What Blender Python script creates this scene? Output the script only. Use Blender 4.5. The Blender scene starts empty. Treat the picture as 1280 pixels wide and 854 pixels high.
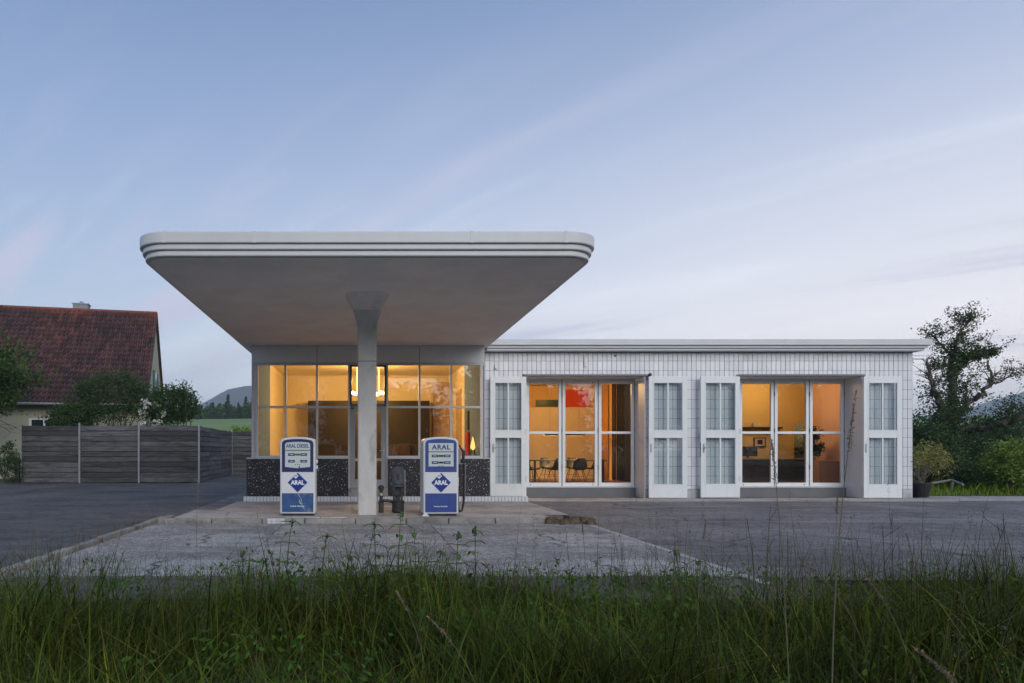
import bpy, math, random
import numpy as np
from mathutils import Vector, Matrix

R = math.radians
rnd = random.Random(7)
rng = np.random.default_rng(11)
scene = bpy.context.scene
COL = scene.collection

# ------------------------------------------------------------------ camera
# level view camera with a shifted lens; F = focal length in photo pixels (1280 wide)
F, VX, HY, CH = 800.0, 455.0, 563.0, 1.34
cam_d = bpy.data.cameras.new('camera')
cam = bpy.data.objects.new('camera', cam_d)
COL.objects.link(cam)
cam.location = (0, 0, CH)
cam.rotation_euler = (R(90), 0, 0)
cam_d.sensor_width = 36.0
cam_d.lens = F / 1280 * 36
cam_d.shift_x = (640 - VX) / 1280
cam_d.shift_y = (HY - 427) / 1280
cam_d.clip_start = 0.05
cam_d.clip_end = 9000
scene.camera = cam

# ------------------------------------------------------------------ world
SUN_EL, SUN_AZ = R(24), R(160)      # azimuth clockwise from +Y: behind the camera, to the right
world = bpy.data.worlds.new('World')
scene.world = world
world.use_nodes = True
wt = world.node_tree
wt.nodes.clear()
N = wt.nodes.new
L = wt.links.new


def wmath(op, a, b=None, c=None):
    n = N('ShaderNodeMath'); n.operation = op
    for i, v in enumerate((a, b, c)):
        if v is None:
            continue
        if isinstance(v, (int, float)):
            n.inputs[i].default_value = v
        else:
            L(v, n.inputs[i])
    return n.outputs[0]


def wmix(f, a, b, mode='MIX'):
    n = N('ShaderNodeMix'); n.data_type = 'RGBA'; n.blend_type = mode
    for s, v in ((n.inputs[0], f), (n.inputs[6], a), (n.inputs[7], b)):
        if isinstance(v, (int, float)):
            s.default_value = v
        elif isinstance(v, tuple):
            s.default_value = (*v, 1)
        else:
            L(v, s)
    return n.outputs[2]


tc = N('ShaderNodeTexCoord')
sep = N('ShaderNodeSeparateXYZ'); L(tc.outputs['Generated'], sep.inputs[0])
dx, dy, dz = sep.outputs
ramp = N('ShaderNodeValToRGB')
L(dz, ramp.inputs[0])
els = ramp.color_ramp.elements
stops = [(0.0, (.48, .535, .595)), (.10, (.445, .515, .60)), (.24, (.325, .41, .545)),
         (.42, (.215, .295, .465)), (.60, (.130, .200, .355)), (1.0, (.09, .145, .30))]
els[0].position, els[0].color = stops[0][0], (*stops[0][1], 1)
els[1].position, els[1].color = stops[-1][0], (*stops[-1][1], 1)
for p, c in stops[1:-1]:
    e = els.new(p); e.color = (*c, 1)
sky = N('ShaderNodeTexSky')
sky.sky_type = 'NISHITA'
sky.sun_disc = False
sky.sun_elevation = SUN_EL
sky.sun_rotation = SUN_AZ
sky_s = wmix(1.0, sky.outputs[0], (.06, .06, .06), 'MULTIPLY')
base = wmix(0.12, ramp.outputs[0], sky_s)
# evening glow low in the north-east, fading with height
gd = wmath('ADD', wmath('MULTIPLY', dx, .80), wmath('MULTIPLY', dy, .60))
gl = wmath('POWER', wmath('MAXIMUM', gd, 0.0), 1.8)
gl = wmath('MULTIPLY', gl, wmath('POWER', wmath('SUBTRACT', 1.0, wmath('MINIMUM', wmath('MAXIMUM', wmath('MULTIPLY', dz, 1.35), 0.0), 1.0)), 2.0))
base = wmix(wmath('MULTIPLY', gl, .92), base, (.97, .88, .84))
# thin streaked cloud
den = wmath('ADD', wmath('MAXIMUM', dz, 0.0), .16)
cu = wmath('DIVIDE', dx, den)
cv = wmath('DIVIDE', dy, den)
cb = N('ShaderNodeCombineXYZ'); L(cu, cb.inputs[0]); L(cv, cb.inputs[1])
mr0 = N('ShaderNodeMapping'); L(cb.outputs[0], mr0.inputs[0])
mr0.inputs['Rotation'].default_value = (0, 0, R(-138))
mp = N('ShaderNodeMapping'); L(mr0.outputs[0], mp.inputs[0])
mp.inputs['Scale'].default_value = (.30, 1.9, 1)
mp.inputs['Location'].default_value = (1.3, .4, 0)
nz = N('ShaderNodeTexNoise'); L(mp.outputs[0], nz.inputs[0])
nz.inputs['Scale'].default_value = 1.15
nz.inputs['Detail'].default_value = 9
nz.inputs['Roughness'].default_value = .62
nz.inputs['Distortion'].default_value = .35


def wrange(v, a, b, lo=0.0, hi=1.0):
    n = N('ShaderNodeMapRange'); n.interpolation_type = 'SMOOTHSTEP'
    L(v, n.inputs[0])
    n.inputs[1].default_value, n.inputs[2].default_value = a, b
    n.inputs[3].default_value, n.inputs[4].default_value = lo, hi
    return n.outputs[0]


lowf = wmath('SUBTRACT', 1.0, wrange(dz, .12, .62))
dark = wmath('MULTIPLY', wrange(nz.outputs[0], .50, .66), wmath('MULTIPLY', lowf, .80))
light = wmath('MULTIPLY', wrange(nz.outputs[0], .50, .30), wmath('MULTIPLY', lowf, .30))
base = wmix(dark, base, (.43, .42, .53))
base = wmix(light, base, (.80, .77, .82))
bg = N('ShaderNodeBackground')
L(base, bg.inputs[0])
bg.inputs[1].default_value = 1.0
wo = N('ShaderNodeOutputWorld'); L(bg.outputs[0], wo.inputs[0])

# ------------------------------------------------------------------ sun (soft, after-glow from behind the camera)
sd = bpy.data.lights.new('sun', 'SUN')
sd.energy = 1.5
sd.angle = R(50)
sd.color = (1.0, .965, .90)
sun = bpy.data.objects.new('sun', sd); COL.objects.link(sun)
sdir = Vector((math.sin(SUN_AZ) * math.cos(SUN_EL), math.cos(SUN_AZ) * math.cos(SUN_EL), math.sin(SUN_EL)))
sun.rotation_euler = (-sdir).to_track_quat('-Z', 'Y').to_euler()
sun.location = (10, -20, 30)

vs = scene.view_settings
vs.view_transform = 'Standard'; vs.look = 'None'; vs.exposure = 0.70; vs.gamma = 1.0
vs.use_curve_mapping = False
cy = scene.cycles
cy.use_denoising = True
cy.max_bounces = 7; cy.diffuse_bounces = 3; cy.glossy_bounces = 3
cy.transmission_bounces = 4; cy.transparent_max_bounces = 16; cy.volume_bounces = 0
cy.caustics_reflective = False; cy.caustics_refractive = False
cy.sample_clamp_indirect = 4.0


# ------------------------------------------------------------------ helpers
def PX(px, Y): return (px - VX) * Y / F
def PZ(py, Y): return CH + (HY - py) * Y / F
def GY(py): return CH * F / (py - HY)


_m = {}


def nodes_of(m):
    m.use_nodes = True
    t = m.node_tree
    t.nodes.clear()
    return t


def mat(name, col, rough=.6, var=.15, scale=6.0, bump=0.0, bscale=40.0, metal=0.0, rand=0.0, spec=.5,
        stain=None, sscale=1.2, slo=.5, shi=.7, tint=False, transl=0.0, coords='Object', stretch=(1, 1, 1), coat=0.0):
    """procedural material: colour noise, fine relief, optional second tone in patches, per-object variation"""
    if name in _m:
        return _m[name]
    m = bpy.data.materials.new(name)
    t = nodes_of(m)
    n, l = t.nodes.new, t.links.new
    c = n('ShaderNodeTexCoord')
    mpp = n('ShaderNodeMapping'); l(c.outputs[coords], mpp.inputs[0]); mpp.inputs['Scale'].default_value = stretch
    oi = n('ShaderNodeObjectInfo')
    off = n('ShaderNodeVectorMath'); off.operation = 'MULTIPLY_ADD'
    l(oi.outputs['Random'], off.inputs[0]); off.inputs[1].default_value = (13, 7, 29); l(mpp.outputs[0], off.inputs[2])
    nt = n('ShaderNodeTexNoise'); l(off.outputs[0], nt.inputs[0])
    nt.inputs['Scale'].default_value = scale; nt.inputs['Detail'].default_value = 6; nt.inputs['Roughness'].default_value = .6

    def mix(f, a, b, mode='MIX'):
        k = n('ShaderNodeMix'); k.data_type = 'RGBA'; k.blend_type = mode
        for s, v in ((k.inputs[0], f), (k.inputs[6], a), (k.inputs[7], b)):
            if isinstance(v, (int, float)):
                s.default_value = v
            elif isinstance(v, tuple):
                s.default_value = (*v, 1)
            else:
                l(v, s)
        return k.outputs[2]
    mr = n('ShaderNodeMapRange'); l(nt.outputs[0], mr.inputs[0])
    mr.inputs[1].default_value, mr.inputs[2].default_value = .25, .75
    lo = tuple(x * (1 - var) for x in col); hi = tuple(min(1, x * (1 + var)) for x in col)
    out = mix(mr.outputs[0], lo, hi)
    if stain is not None:
        ns = n('ShaderNodeTexNoise'); l(off.outputs[0], ns.inputs[0])
        ns.inputs['Scale'].default_value = sscale; ns.inputs['Detail'].default_value = 8; ns.inputs['Roughness'].default_value = .65
        ms = n('ShaderNodeMapRange'); l(ns.outputs[0], ms.inputs[0])
        ms.inputs[1].default_value, ms.inputs[2].default_value = slo, shi
        out = mix(ms.outputs[0], out, stain)
    if rand:
        rr = n('ShaderNodeMapRange'); l(oi.outputs['Random'], rr.inputs[0])
        rr.inputs[3].default_value, rr.inputs[4].default_value = 1 - rand, 1 + rand
        sc = n('ShaderNodeVectorMath'); sc.operation = 'SCALE'
        l(out, sc.inputs[0]); l(rr.outputs[0], sc.inputs['Scale'])
        out = sc.outputs[0]
    if tint:
        at = n('ShaderNodeAttribute'); at.attribute_name = 'tint'
        out = mix(1.0, out, at.outputs['Color'], 'MULTIPLY')
    p = n('ShaderNodeBsdfPrincipled')
    l(out, p.inputs['Base Color'])
    p.inputs['Roughness'].default_value = rough
    p.inputs['Metallic'].default_value = metal
    p.inputs['Specular IOR Level'].default_value = spec
    p.inputs['Coat Weight'].default_value = coat
    if bump:
        nb = n('ShaderNodeTexNoise'); l(off.outputs[0], nb.inputs[0])
        nb.inputs['Scale'].default_value = bscale; nb.inputs['Detail'].default_value = 5
        b = n('ShaderNodeBump'); b.inputs['Strength'].default_value = bump; b.inputs['Distance'].default_value = .02
        l(nb.outputs[0], b.inputs['Height']); l(b.outputs[0], p.inputs['Normal'])
    o = n('ShaderNodeOutputMaterial')
    if transl:
        tr = n('ShaderNodeBsdfTranslucent'); l(out, tr.inputs[0])
        ms2 = n('ShaderNodeMixShader'); ms2.inputs[0].default_value = transl
        l(p.outputs[0], ms2.inputs[1]); l(tr.outputs[0], ms2.inputs[2]); l(ms2.outputs[0], o.inputs[0])
    else:
        l(p.outputs[0], o.inputs[0])
    _m[name] = m
    return m


def emit(name, col, strength):
    if name in _m:
        return _m[name]
    m = bpy.data.materials.new(name); t = nodes_of(m)
    e = t.nodes.new('ShaderNodeEmission'); e.inputs[0].default_value = (*col, 1); e.inputs[1].default_value = strength
    o = t.nodes.new('ShaderNodeOutputMaterial'); t.links.new(e.outputs[0], o.inputs[0])
    _m[name] = m
    return m


def glass(name, f0=.045, tintc=(.97, .98, .98), wob=.00035, wscale=1.1):
    if name in _m:
        return _m[name]
    m = bpy.data.materials.new(name); t = nodes_of(m)
    n, l = t.nodes.new, t.links.new
    lw = n('ShaderNodeLayerWeight'); lw.inputs[0].default_value = .5
    pw = n('ShaderNodeMath'); pw.operation = 'POWER'; l(lw.outputs['Facing'], pw.inputs[0]); pw.inputs[1].default_value = 4.0
    ma = n('ShaderNodeMath'); ma.operation = 'MULTIPLY_ADD'; l(pw.outputs[0], ma.inputs[0])
    ma.inputs[1].default_value = .85; ma.inputs[2].default_value = f0
    tr = n('ShaderNodeBsdfTransparent'); tr.inputs[0].default_value = (*tintc, 1)
    gl_ = n('ShaderNodeBsdfGlossy'); gl_.inputs['Roughness'].default_value = .0
    c = n('ShaderNodeTexCoord'); oi = n('ShaderNodeObjectInfo')
    ad = n('ShaderNodeVectorMath'); l(c.outputs['Object'], ad.inputs[0]); l(oi.outputs['Random'], ad.inputs[1])
    nb = n('ShaderNodeTexNoise'); l(ad.outputs[0], nb.inputs[0]); nb.inputs['Scale'].default_value = wscale; nb.inputs['Detail'].default_value = 1
    b = n('ShaderNodeBump'); b.inputs['Strength'].default_value = 1.0; b.inputs['Distance'].default_value = wob
    l(nb.outputs[0], b.inputs['Height']); l(b.outputs[0], gl_.inputs['Normal'])
    mx = n('ShaderNodeMixShader'); l(ma.outputs[0], mx.inputs[0]); l(tr.outputs[0], mx.inputs[1]); l(gl_.outputs[0], mx.inputs[2])
    o = n('ShaderNodeOutputMaterial'); l(mx.outputs[0], o.inputs[0])
    _m[name] = m
    return m


def wloc(o):
    v = Vector((0, 0, 0))
    while o is not None:
        v += o.location
        o = o.parent
    return v


def link(o, parent=None, world_loc=None):
    COL.objects.link(o)
    if world_loc is not None:
        o.location = Vector(world_loc) - (wloc(parent) if parent else Vector((0, 0, 0)))
    if parent is not None:
        o.parent = parent
    return o


def tag(o, label=None, cat=None, group=None, kind=None):
    if label: o['label'] = label
    if cat: o['category'] = cat
    if group: o['group'] = group
    if kind: o['kind'] = kind
    return o


def thing(name, loc, label, cat, group=None):
    o = bpy.data.objects.new(name, None)
    o.empty_display_size = .2
    link(o, None, loc)
    return tag(o, label, cat, group)


class MB:
    def __init__(s): s.v, s.f = [], []

    def add(s, V, Fc):
        k = len(s.v); s.v += [tuple(p) for p in V]; s.f += [tuple(i + k for i in f) for f in Fc]; return s

    def box(s, x0, x1, y0, y1, z0, z1):
        return s.add([(x0, y0, z0), (x1, y0, z0), (x1, y1, z0), (x0, y1, z0), (x0, y0, z1), (x1, y0, z1), (x1, y1, z1), (x0, y1, z1)],
                     [(0, 3, 2, 1), (4, 5, 6, 7), (0, 1, 5, 4), (1, 2, 6, 5), (2, 3, 7, 6), (3, 0, 4, 7)])

    def slab(s, x0, x1, y0, y1, z0, z1, c=.004):
        """box whose front (low-y) face is chamfered by c"""
        return s.add([(x0, y1, z0), (x1, y1, z0), (x1, y1, z1), (x0, y1, z1), (x0, y0 + c, z0), (x1, y0 + c, z0), (x1, y0 + c, z1), (x0, y0 + c, z1),
                      (x0 + c, y0, z0 + c), (x1 - c, y0, z0 + c), (x1 - c, y0, z1 - c), (x0 + c, y0, z1 - c)],
                     [(8, 9, 10, 11), (4, 5, 9, 8), (5, 6, 10, 9), (6, 7, 11, 10), (7, 4, 8, 11),
                      (0, 1, 5, 4), (1, 2, 6, 5), (2, 3, 7, 6), (3, 0, 4, 7), (3, 2, 1, 0)])

    def tube(s, pts, rad, n=8, cap=True):
        pts = [Vector(p) for p in pts]
        if isinstance(rad, (int, float)): rad = [rad] * len(pts)
        V, Fc = [], []
        u = None
        for i, p in enumerate(pts):
            d = (pts[min(i + 1, len(pts) - 1)] - pts[max(i - 1, 0)])
            if d.length < 1e-9: d = Vector((0, 0, 1))
            d.normalize()
            if u is None:
                u = d.orthogonal().normalized()
            u = (u - d * u.dot(d))
            u = u.normalized() if u.length > 1e-6 else d.orthogonal().normalized()
            w = d.cross(u)
            for k in range(n):
                a = 2 * math.pi * k / n
                V.append(p + (u * math.cos(a) + w * math.sin(a)) * rad[i])
        for i in range(len(pts) - 1):
            for k in range(n):
                a, b = i * n + k, i * n + (k + 1) % n
                Fc.append((a, b, b + n, a + n))
        if cap:
            Fc.append(tuple(reversed(range(n)))); Fc.append(tuple(range((len(pts) - 1) * n, len(pts) * n)))
        return s.add(V, Fc)

    def lathe(s, prof, c=(0, 0, 0), n=20):
        V, Fc = [], []
        for r, z in prof:
            for k in range(n):
                a = 2 * math.pi * k / n
                V.append((c[0] + r * math.cos(a), c[1] + r * math.sin(a), c[2] + z))
        for i in range(len(prof) - 1):
            for k in range(n):
                a, b = i * n + k, i * n + (k + 1) % n
                Fc.append((a, b, b + n, a + n))
        Fc.append(tuple(reversed(range(n)))); Fc.append(tuple(range((len(prof) - 1) * n, len(prof) * n)))
        return s.add(V, Fc)

    def prism_y(s, out, y0, y1):
        """outline in x,z (counter-clockwise seen from the front) extruded along y"""
        n = len(out)
        V = [(x, y0, z) for x, z in out] + [(x, y1, z) for x, z in out]
        Fc = [tuple(range(n)), tuple(reversed(range(n, 2 * n)))]
        for i in range(n):
            j = (i + 1) % n
            Fc.append((j, i, i + n, j + n))
        return s.add(V, Fc)

    def prism_z(s, out, z0, z1):
        n = len(out)
        V = [(x, y, z0) for x, y in out] + [(x, y, z1) for x, y in out]
        Fc = [tuple(reversed(range(n))), tuple(range(n, 2 * n))]
        for i in range(n):
            j = (i + 1) % n
            Fc.append((i, j, j + n, i + n))
        return s.add(V, Fc)

    def build(s, name, m, parent=None, smooth=False, bevel=0.0, rot=None, origin=None):
        V = np.array(s.v, dtype=float)
        if origin is None:
            lo, hi = V.min(0), V.max(0)
            origin = np.array([(lo[0] + hi[0]) / 2, (lo[1] + hi[1]) / 2, lo[2]])
        else:
            origin = np.array(origin, dtype=float)
        me = bpy.data.meshes.new(name)
        me.from_pydata((V - origin).tolist(), [], s.f)
        me.update()
        me.materials.append(m)
        if smooth:
            for p in me.polygons: p.use_smooth = True
            me.set_sharp_from_angle(angle=R(38))
        o = bpy.data.objects.new(name, me)
        link(o, parent, origin)
        if bevel:
            b = o.modifiers.new('bevel', 'BEVEL'); b.width = bevel; b.segments = 2; b.limit_method = 'ANGLE'
            b.harden_normals = False
        return o


def quads(name, V, Fq, m, parent=None, tint=None, origin=(0, 0, 0), smooth=False):
    V = np.asarray(V, dtype=np.float32) - np.array(origin, dtype=np.float32)
    Fq = np.asarray(Fq, dtype=np.int32)
    me = bpy.data.meshes.new(name)
    me.vertices.add(len(V)); me.vertices.foreach_set('co', V.ravel())
    k = Fq.shape[1]
    me.loops.add(Fq.size); me.loops.foreach_set('vertex_index', Fq.ravel())
    me.polygons.add(len(Fq)); me.polygons.foreach_set('loop_start', np.arange(0, Fq.size, k, dtype=np.int32))
    me.polygons.foreach_set('loop_total', np.full(len(Fq), k, dtype=np.int32))
    if smooth: me.polygons.foreach_set('use_smooth', np.ones(len(Fq), dtype=bool))
    me.update(calc_edges=True)
    if tint is not None:
        a = me.attributes.new('tint', 'FLOAT_COLOR', 'POINT')
        a.data.foreach_set('color', np.concatenate([tint, np.ones((len(tint), 1))], 1).astype(np.float32).ravel())
    me.materials.append(m)
    o = bpy.data.objects.new(name, me)
    return link(o, parent, origin)


def leaf_quads(C, size, up=.35, aspect=.42, tintv=.45, warm=.12, g=rng, base_tint=(1, 1, 1)):
    """one bent four-cornered leaf at every centre"""
    n = len(C)
    d = g.normal(size=(n, 3)); d[:, 2] += up * 0.5; d /= np.linalg.norm(d, axis=1)[:, None]
    q = g.normal(size=(n, 3)); q[:, 2] *= .5
    s = np.cross(d, q); s /= np.linalg.norm(s, axis=1)[:, None] + 1e-9
    nn = np.cross(d, s)
    Ls = (size * g.uniform(.6, 1.4, n))[:, None]
    W = Ls * aspect
    V = np.stack([C - d * Ls * .5, C + s * W * .5 + nn * Ls * .08, C + d * Ls * .5, C - s * W * .5 + nn * Ls * .08], 1).reshape(-1, 3)
    Fq = np.arange(4 * n).reshape(-1, 4)
    b = g.uniform(1 - tintv, 1 + tintv, n)
    w = g.normal(0, warm, n)
    t = np.stack([b * (1 + w), b, b * (1 - w * .8)], 1) * np.array(base_tint)
    return V, Fq, np.repeat(np.clip(t, .05, 3), 4, 0)


def clump_points(cen, rad, ncl, per, g, crad=.28, shell=.75, squash=None):
    """points in clumps that fill an ellipsoid, denser near its outside; gaps stay between the clumps"""
    cen = np.array(cen); rad = np.array(rad)
    d = g.normal(size=(ncl, 3)); d /= np.linalg.norm(d, axis=1)[:, None]
    r = g.uniform(shell ** 3, 1.05, ncl) ** (1 / 3)
    r *= g.uniform(.8, 1.12, ncl)
    c = cen + d * r[:, None] * rad
    pts = c[:, None, :] + g.normal(size=(ncl, per, 3)) * (crad * rad.mean() * g.uniform(.5, 1.2, ncl))[:, None, None] * np.array([1, 1, .75])
    return pts.reshape(-1, 3), c


LEAF = mat('leaf_green', (.070, .120, .032), .6, .2, 3, tint=True, transl=.25, spec=.15)
LEAF_D = mat('leaf_dark_green', (.046, .084, .030), .6, .2, 3, tint=True, transl=.2, spec=.15)
LEAF_Y = mat('leaf_yellow_green', (.17, .23, .045), .6, .2, 3, tint=True, transl=.25, spec=.15)
LEAF_O = mat('leaf_olive', (.27, .26, .09), .6, .2, 3, tint=True, transl=.22, spec=.15)
BARK = mat('bark', (.085, .072, .062), .9, .35, 9, .5, 40, stretch=(1, 1, .3))
WHITE_PET = mat('white_petals', (.75, .75, .70), .6, .1, 3, tint=True, transl=.2)


def shrub(name, label, cat, base, cen, rad, ncl, per, size, m, seed, stems=7, group=None, aspect=.42, shell=.7, crad=.26, sr=.02, btint=(1, 1, 1)):
    g = np.random.default_rng(seed)
    t = thing(name, base, label, cat, group)
    P, c = clump_points(cen, rad, ncl, per, g, crad=crad, shell=shell)
    P = P[P[:, 2] > base[2] + .03]
    V, Fq, ti = leaf_quads(P, size, g=g, aspect=aspect, base_tint=btint)
    quads('foliage', V, Fq, m, t, ti, origin=cen)
    mb = MB()
    for i in range(stems):
        e = c[g.integers(len(c))]
        b = np.array(base) + g.normal(size=3) * np.array([rad[0] * .12, rad[1] * .12, 0])
        b[2] = base[2]
        mid = (b * .55 + e * .45) + g.normal(size=3) * .08 * np.array(rad)
        mid[2] = max(mid[2], b[2] + .05)
        mb.tube([b, mid, e], [sr, sr * .7, sr * .25], 6)
    mb.build('stem', BARK, t, True)
    return t


def tree(name, label, base, height, seed, r0=.16, m=LEAF, leafsize=.12, spread=.9, levels=4, leaves=90, group=None, lean=(0, 0), first=.35,
         crad=.28, nchild=(3, 4), cat='tree', zmin=0.0):
    g = np.random.default_rng(seed)
    t = thing(name, base, label, cat, group)
    mb = MB(); tips = []; allpts = []

    def grow(p, d, length, r, lev):
        pts, rad = [p.copy()], [r]
        k = 4
        for i in range(k):
            d = d + Vector(g.normal(size=3)) * .16 + Vector((0, 0, .05))
            d.normalize()
            p = p + d * length / k
            pts.append(p.copy()); rad.append(r * (1 - .5 * (i + 1) / k))
        mb.tube(pts, rad, 8 if lev == 0 else 6 if lev < 3 else 4, cap=False)
        allpts.extend(pts)
        if lev >= 2: tips.append(p)
        if lev >= levels: return
        for _ in range(int(g.integers(nchild[0], nchild[1] + 1))):
            at = int(g.integers(2, k + 1))
            q = pts[at]
            ax = Vector(g.normal(size=3)); ax -= d * ax.dot(d); ax.normalize()
            nd = (d * g.uniform(.5, .9) + ax * spread * g.uniform(.6, 1.1)).normalized()
            grow(q, nd, length * g.uniform(.58, .8), rad[at] * .72, lev + 1)

    d0 = Vector((lean[0], lean[1], 1)).normalized()
    grow(Vector(base), d0, height * first, r0, 0)
    T = np.array([list(p) for p in tips])
    # bring the crown to the wanted height
    mb.build('trunk', BARK, t, True)
    C = (T[:, None, :] + g.normal(size=(len(T), leaves, 3)) * crad * np.array([1, 1, .8]) * g.uniform(.5, 1.3, (len(T), 1, 1))).reshape(-1, 3)
    C = C[C[:, 2] > zmin]
    V, Fq, ti = leaf_quads(C, leafsize, g=g)
    quads('crown', V, Fq, m, t, ti, origin=T.mean(0))
    return t


def text_mesh(txt, size, name, m, parent, loc, bold=0.0, spacing=1.0, sx=1.0):
    """lettering standing upright and facing the camera side (-y)"""
    cu_ = bpy.data.curves.new('lettering', 'FONT')
    cu_.body = txt; cu_.size = size; cu_.align_x = 'CENTER'; cu_.align_y = 'CENTER'
    cu_.offset = bold; cu_.extrude = .0012; cu_.space_character = spacing; cu_.resolution_u = 3
    to = bpy.data.objects.new('lettering', cu_)
    COL.objects.link(to)
    me = bpy.data.meshes.new_from_object(to, depsgraph=bpy.context.evaluated_depsgraph_get())
    bpy.data.objects.remove(to)
    me.transform(Matrix.Rotation(R(90), 4, 'X') @ Matrix.Diagonal((sx, 1, 1, 1)))
    me.materials.clear(); me.materials.append(m)
    o = bpy.data.objects.new(name, me)
    link(o, parent)
    o.location = loc
    return o


# ------------------------------------------------------------------ materials
def asphalt_mat(name, col, crack=.25):
    m = bpy.data.materials.new(name); t = nodes_of(m); n, l = t.nodes.new, t.links.new
    c = n('ShaderNodeTexCoord')

    def noise(scale, detail=6, dist=0, rough=.6, vec=None):
        k = n('ShaderNodeTexNoise'); l(vec or c.outputs['Object'], k.inputs[0])
        k.inputs['Scale'].default_value = scale; k.inputs['Detail'].default_value = detail
        k.inputs['Distortion'].default_value = dist; k.inputs['Roughness'].default_value = rough
        return k.outputs[0]

    def mr(v, a, b, lo=0.0, hi=1.0):
        k = n('ShaderNodeMapRange'); l(v, k.inputs[0])
        for i, x in enumerate((a, b, lo, hi)): k.inputs[i + 1].default_value = x
        return k.outputs[0]

    def mix(f, a, b, mode='MIX'):
        k = n('ShaderNodeMix'); k.data_type = 'RGBA'; k.blend_type = mode
        for s, v in ((k.inputs[0], f), (k.inputs[6], a), (k.inputs[7], b)):
            if isinstance(v, (int, float)): s.default_value = v
            elif isinstance(v, tuple): s.default_value = (*v, 1)
            else: l(v, s)
        return k.outputs[2]
    a = mix(mr(noise(.45, 7, .3, .65), .34, .66), tuple(x * .62 for x in col), tuple(x * 1.3 for x in col))
    g = mix(mr(noise(70, 3), .38, .66), (.40, .40, .40), (1.5, 1.5, 1.5))
    a = mix(.85, a, g, 'MULTIPLY')
    g = mix(mr(noise(17, 5, 0, .7), .36, .66), (.62, .62, .62), (1.32, 1.32, 1.32))
    a = mix(.9, a, g, 'MULTIPLY')
    g = mix(mr(noise(4.2, 6, .5, .7), .36, .66), (.72, .71, .70), (1.2, 1.2, 1.2))
    a = mix(.9, a, g, 'MULTIPLY')
    # tyre-worn streaks
    mp_ = n('ShaderNodeMapping'); l(c.outputs['Object'], mp_.inputs[0]); mp_.inputs['Scale'].default_value = (.25, 2.2, 1)
    a = mix(mr(noise(1.0, 6, .4, vec=mp_.outputs[0]), .50, .70, 0, .5), a, tuple(x * 1.55 for x in col))
    vo = n('ShaderNodeTexVoronoi'); vo.feature = 'DISTANCE_TO_EDGE'
    wv = n('ShaderNodeVectorMath'); wv.operation = 'MULTIPLY_ADD'
    nn = n('ShaderNodeTexNoise'); l(c.outputs['Object'], nn.inputs[0]); nn.inputs['Scale'].default_value = 1.6; nn.inputs['Detail'].default_value = 5
    l(nn.outputs[1], wv.inputs[0]); wv.inputs[1].default_value = (.9, .9, 0); l(c.outputs['Object'], wv.inputs[2])
    l(wv.outputs[0], vo.inputs[0]); vo.inputs['Scale'].default_value = .30
    cr = mr(vo.outputs['Distance'], .0, .011, 1, 0)
    cm = n('ShaderNodeMath'); cm.operation = 'MULTIPLY'; l(cr, cm.inputs[0]); l(mr(noise(.5, 2), .46, .58, 0, min(.9, crack * 2)), cm.inputs[1])
    a = mix(cm.outputs[0], a, (.018, .018, .016))
    a = mix(mr(noise(1.3, 3, .8, .5), .63, .70, 0, .55), a, tuple(x * .35 for x in col))
    p = n('ShaderNodeBsdfPrincipled'); l(a, p.inputs['Base Color']); p.inputs['Roughness'].default_value = .82
    p.inputs['Specular IOR Level'].default_value = .35
    b = n('ShaderNodeBump'); b.inputs['Strength'].default_value = .5; b.inputs['Distance'].default_value = .01
    l(noise(110, 4), b.inputs['Height']); l(b.outputs[0], p.inputs['Normal'])
    o = n('ShaderNodeOutputMaterial'); l(p.outputs[0], o.inputs[0])
    return m


ASPH_L = asphalt_mat('old_asphalt', (.125, .122, .122))
ASPH_R = asphalt_mat('worn_asphalt', (.205, .198, .198), .5)
CONC = asphalt_mat('apron_concrete', (.37, .358, .345), .6)
GUTTER = mat('gutter_silt', (.10, .095, .08), .9, .4, 5, .4, 30)
CONC2 = mat('forecourt_concrete', (.42, .39, .365), .85, .25, 9, .4, 70, rand=.05, stain=(.20, .19, .18), sscale=1.3, slo=.47, shi=.70)
KERB = mat('kerb_concrete', (.30, .285, .27), .9, .3, 5, .6, 45, rand=.18, stain=(.13, .11, .095), sscale=3, slo=.5, shi=.7)
SOIL = mat('soil', (.05, .042, .03), .95, .4, 6, .6, 30, coords='Object')
MEADOW = mat('meadow_grass', (.075, .15, .05), .9, .25, .08, coords='Object')
LAWN = mat('lawn_grass', (.05, .085, .03), .9, .3, 2.0, .5, 25)
WHITE = mat('white_paint', (.74, .74, .75), .45, .05, 4, .04, 30, stain=(.60, .59, .57), sscale=2.5, slo=.55, shi=.85)
DOORW = mat('white_gloss_paint', (.78, .79, .79), .38, .04, 5, .03, 25, rand=.03, stain=(.66, .65, .62), sscale=3, slo=.58, shi=.85)
FASCIA = mat('fascia_sheet_metal', (.60, .61, .63), .42, .05, 2, .03, 20, stain=(.52, .52, .53), sscale=1.4, slo=.5, shi=.9, stretch=(1, 1, .3))
SOFFIT = mat('soffit_plaster', (.86, .825, .80), .9, .06, 1.6, .12, 60, stain=(.78, .745, .72), sscale=1.3, slo=.45, shi=.70)
COLCON = mat('column_concrete', (.60, .58, .555), .8, .12, 5, .3, 50, stain=(.38, .365, .345), sscale=3.2, slo=.56, shi=.72, stretch=(1, 1, .45))
TILE = mat('white_glazed_tile', (.75, .755, .79), .22, .04, 3, .02, 12, rand=.075, coat=.2)
GROUT = mat('dark_grout', (.085, .085, .10), .95, .2, 30)
FRAME = mat('kiosk_aluminium', (.55, .56, .575), .4, .05, 6, metal=.15)
PANEL = mat('grey_fascia_panel', (.76, .76, .77), .6, .05, 2)
DKBLUE = mat('dark_blue_paint', (.03, .045, .11), .4, .1, 5)
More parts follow.
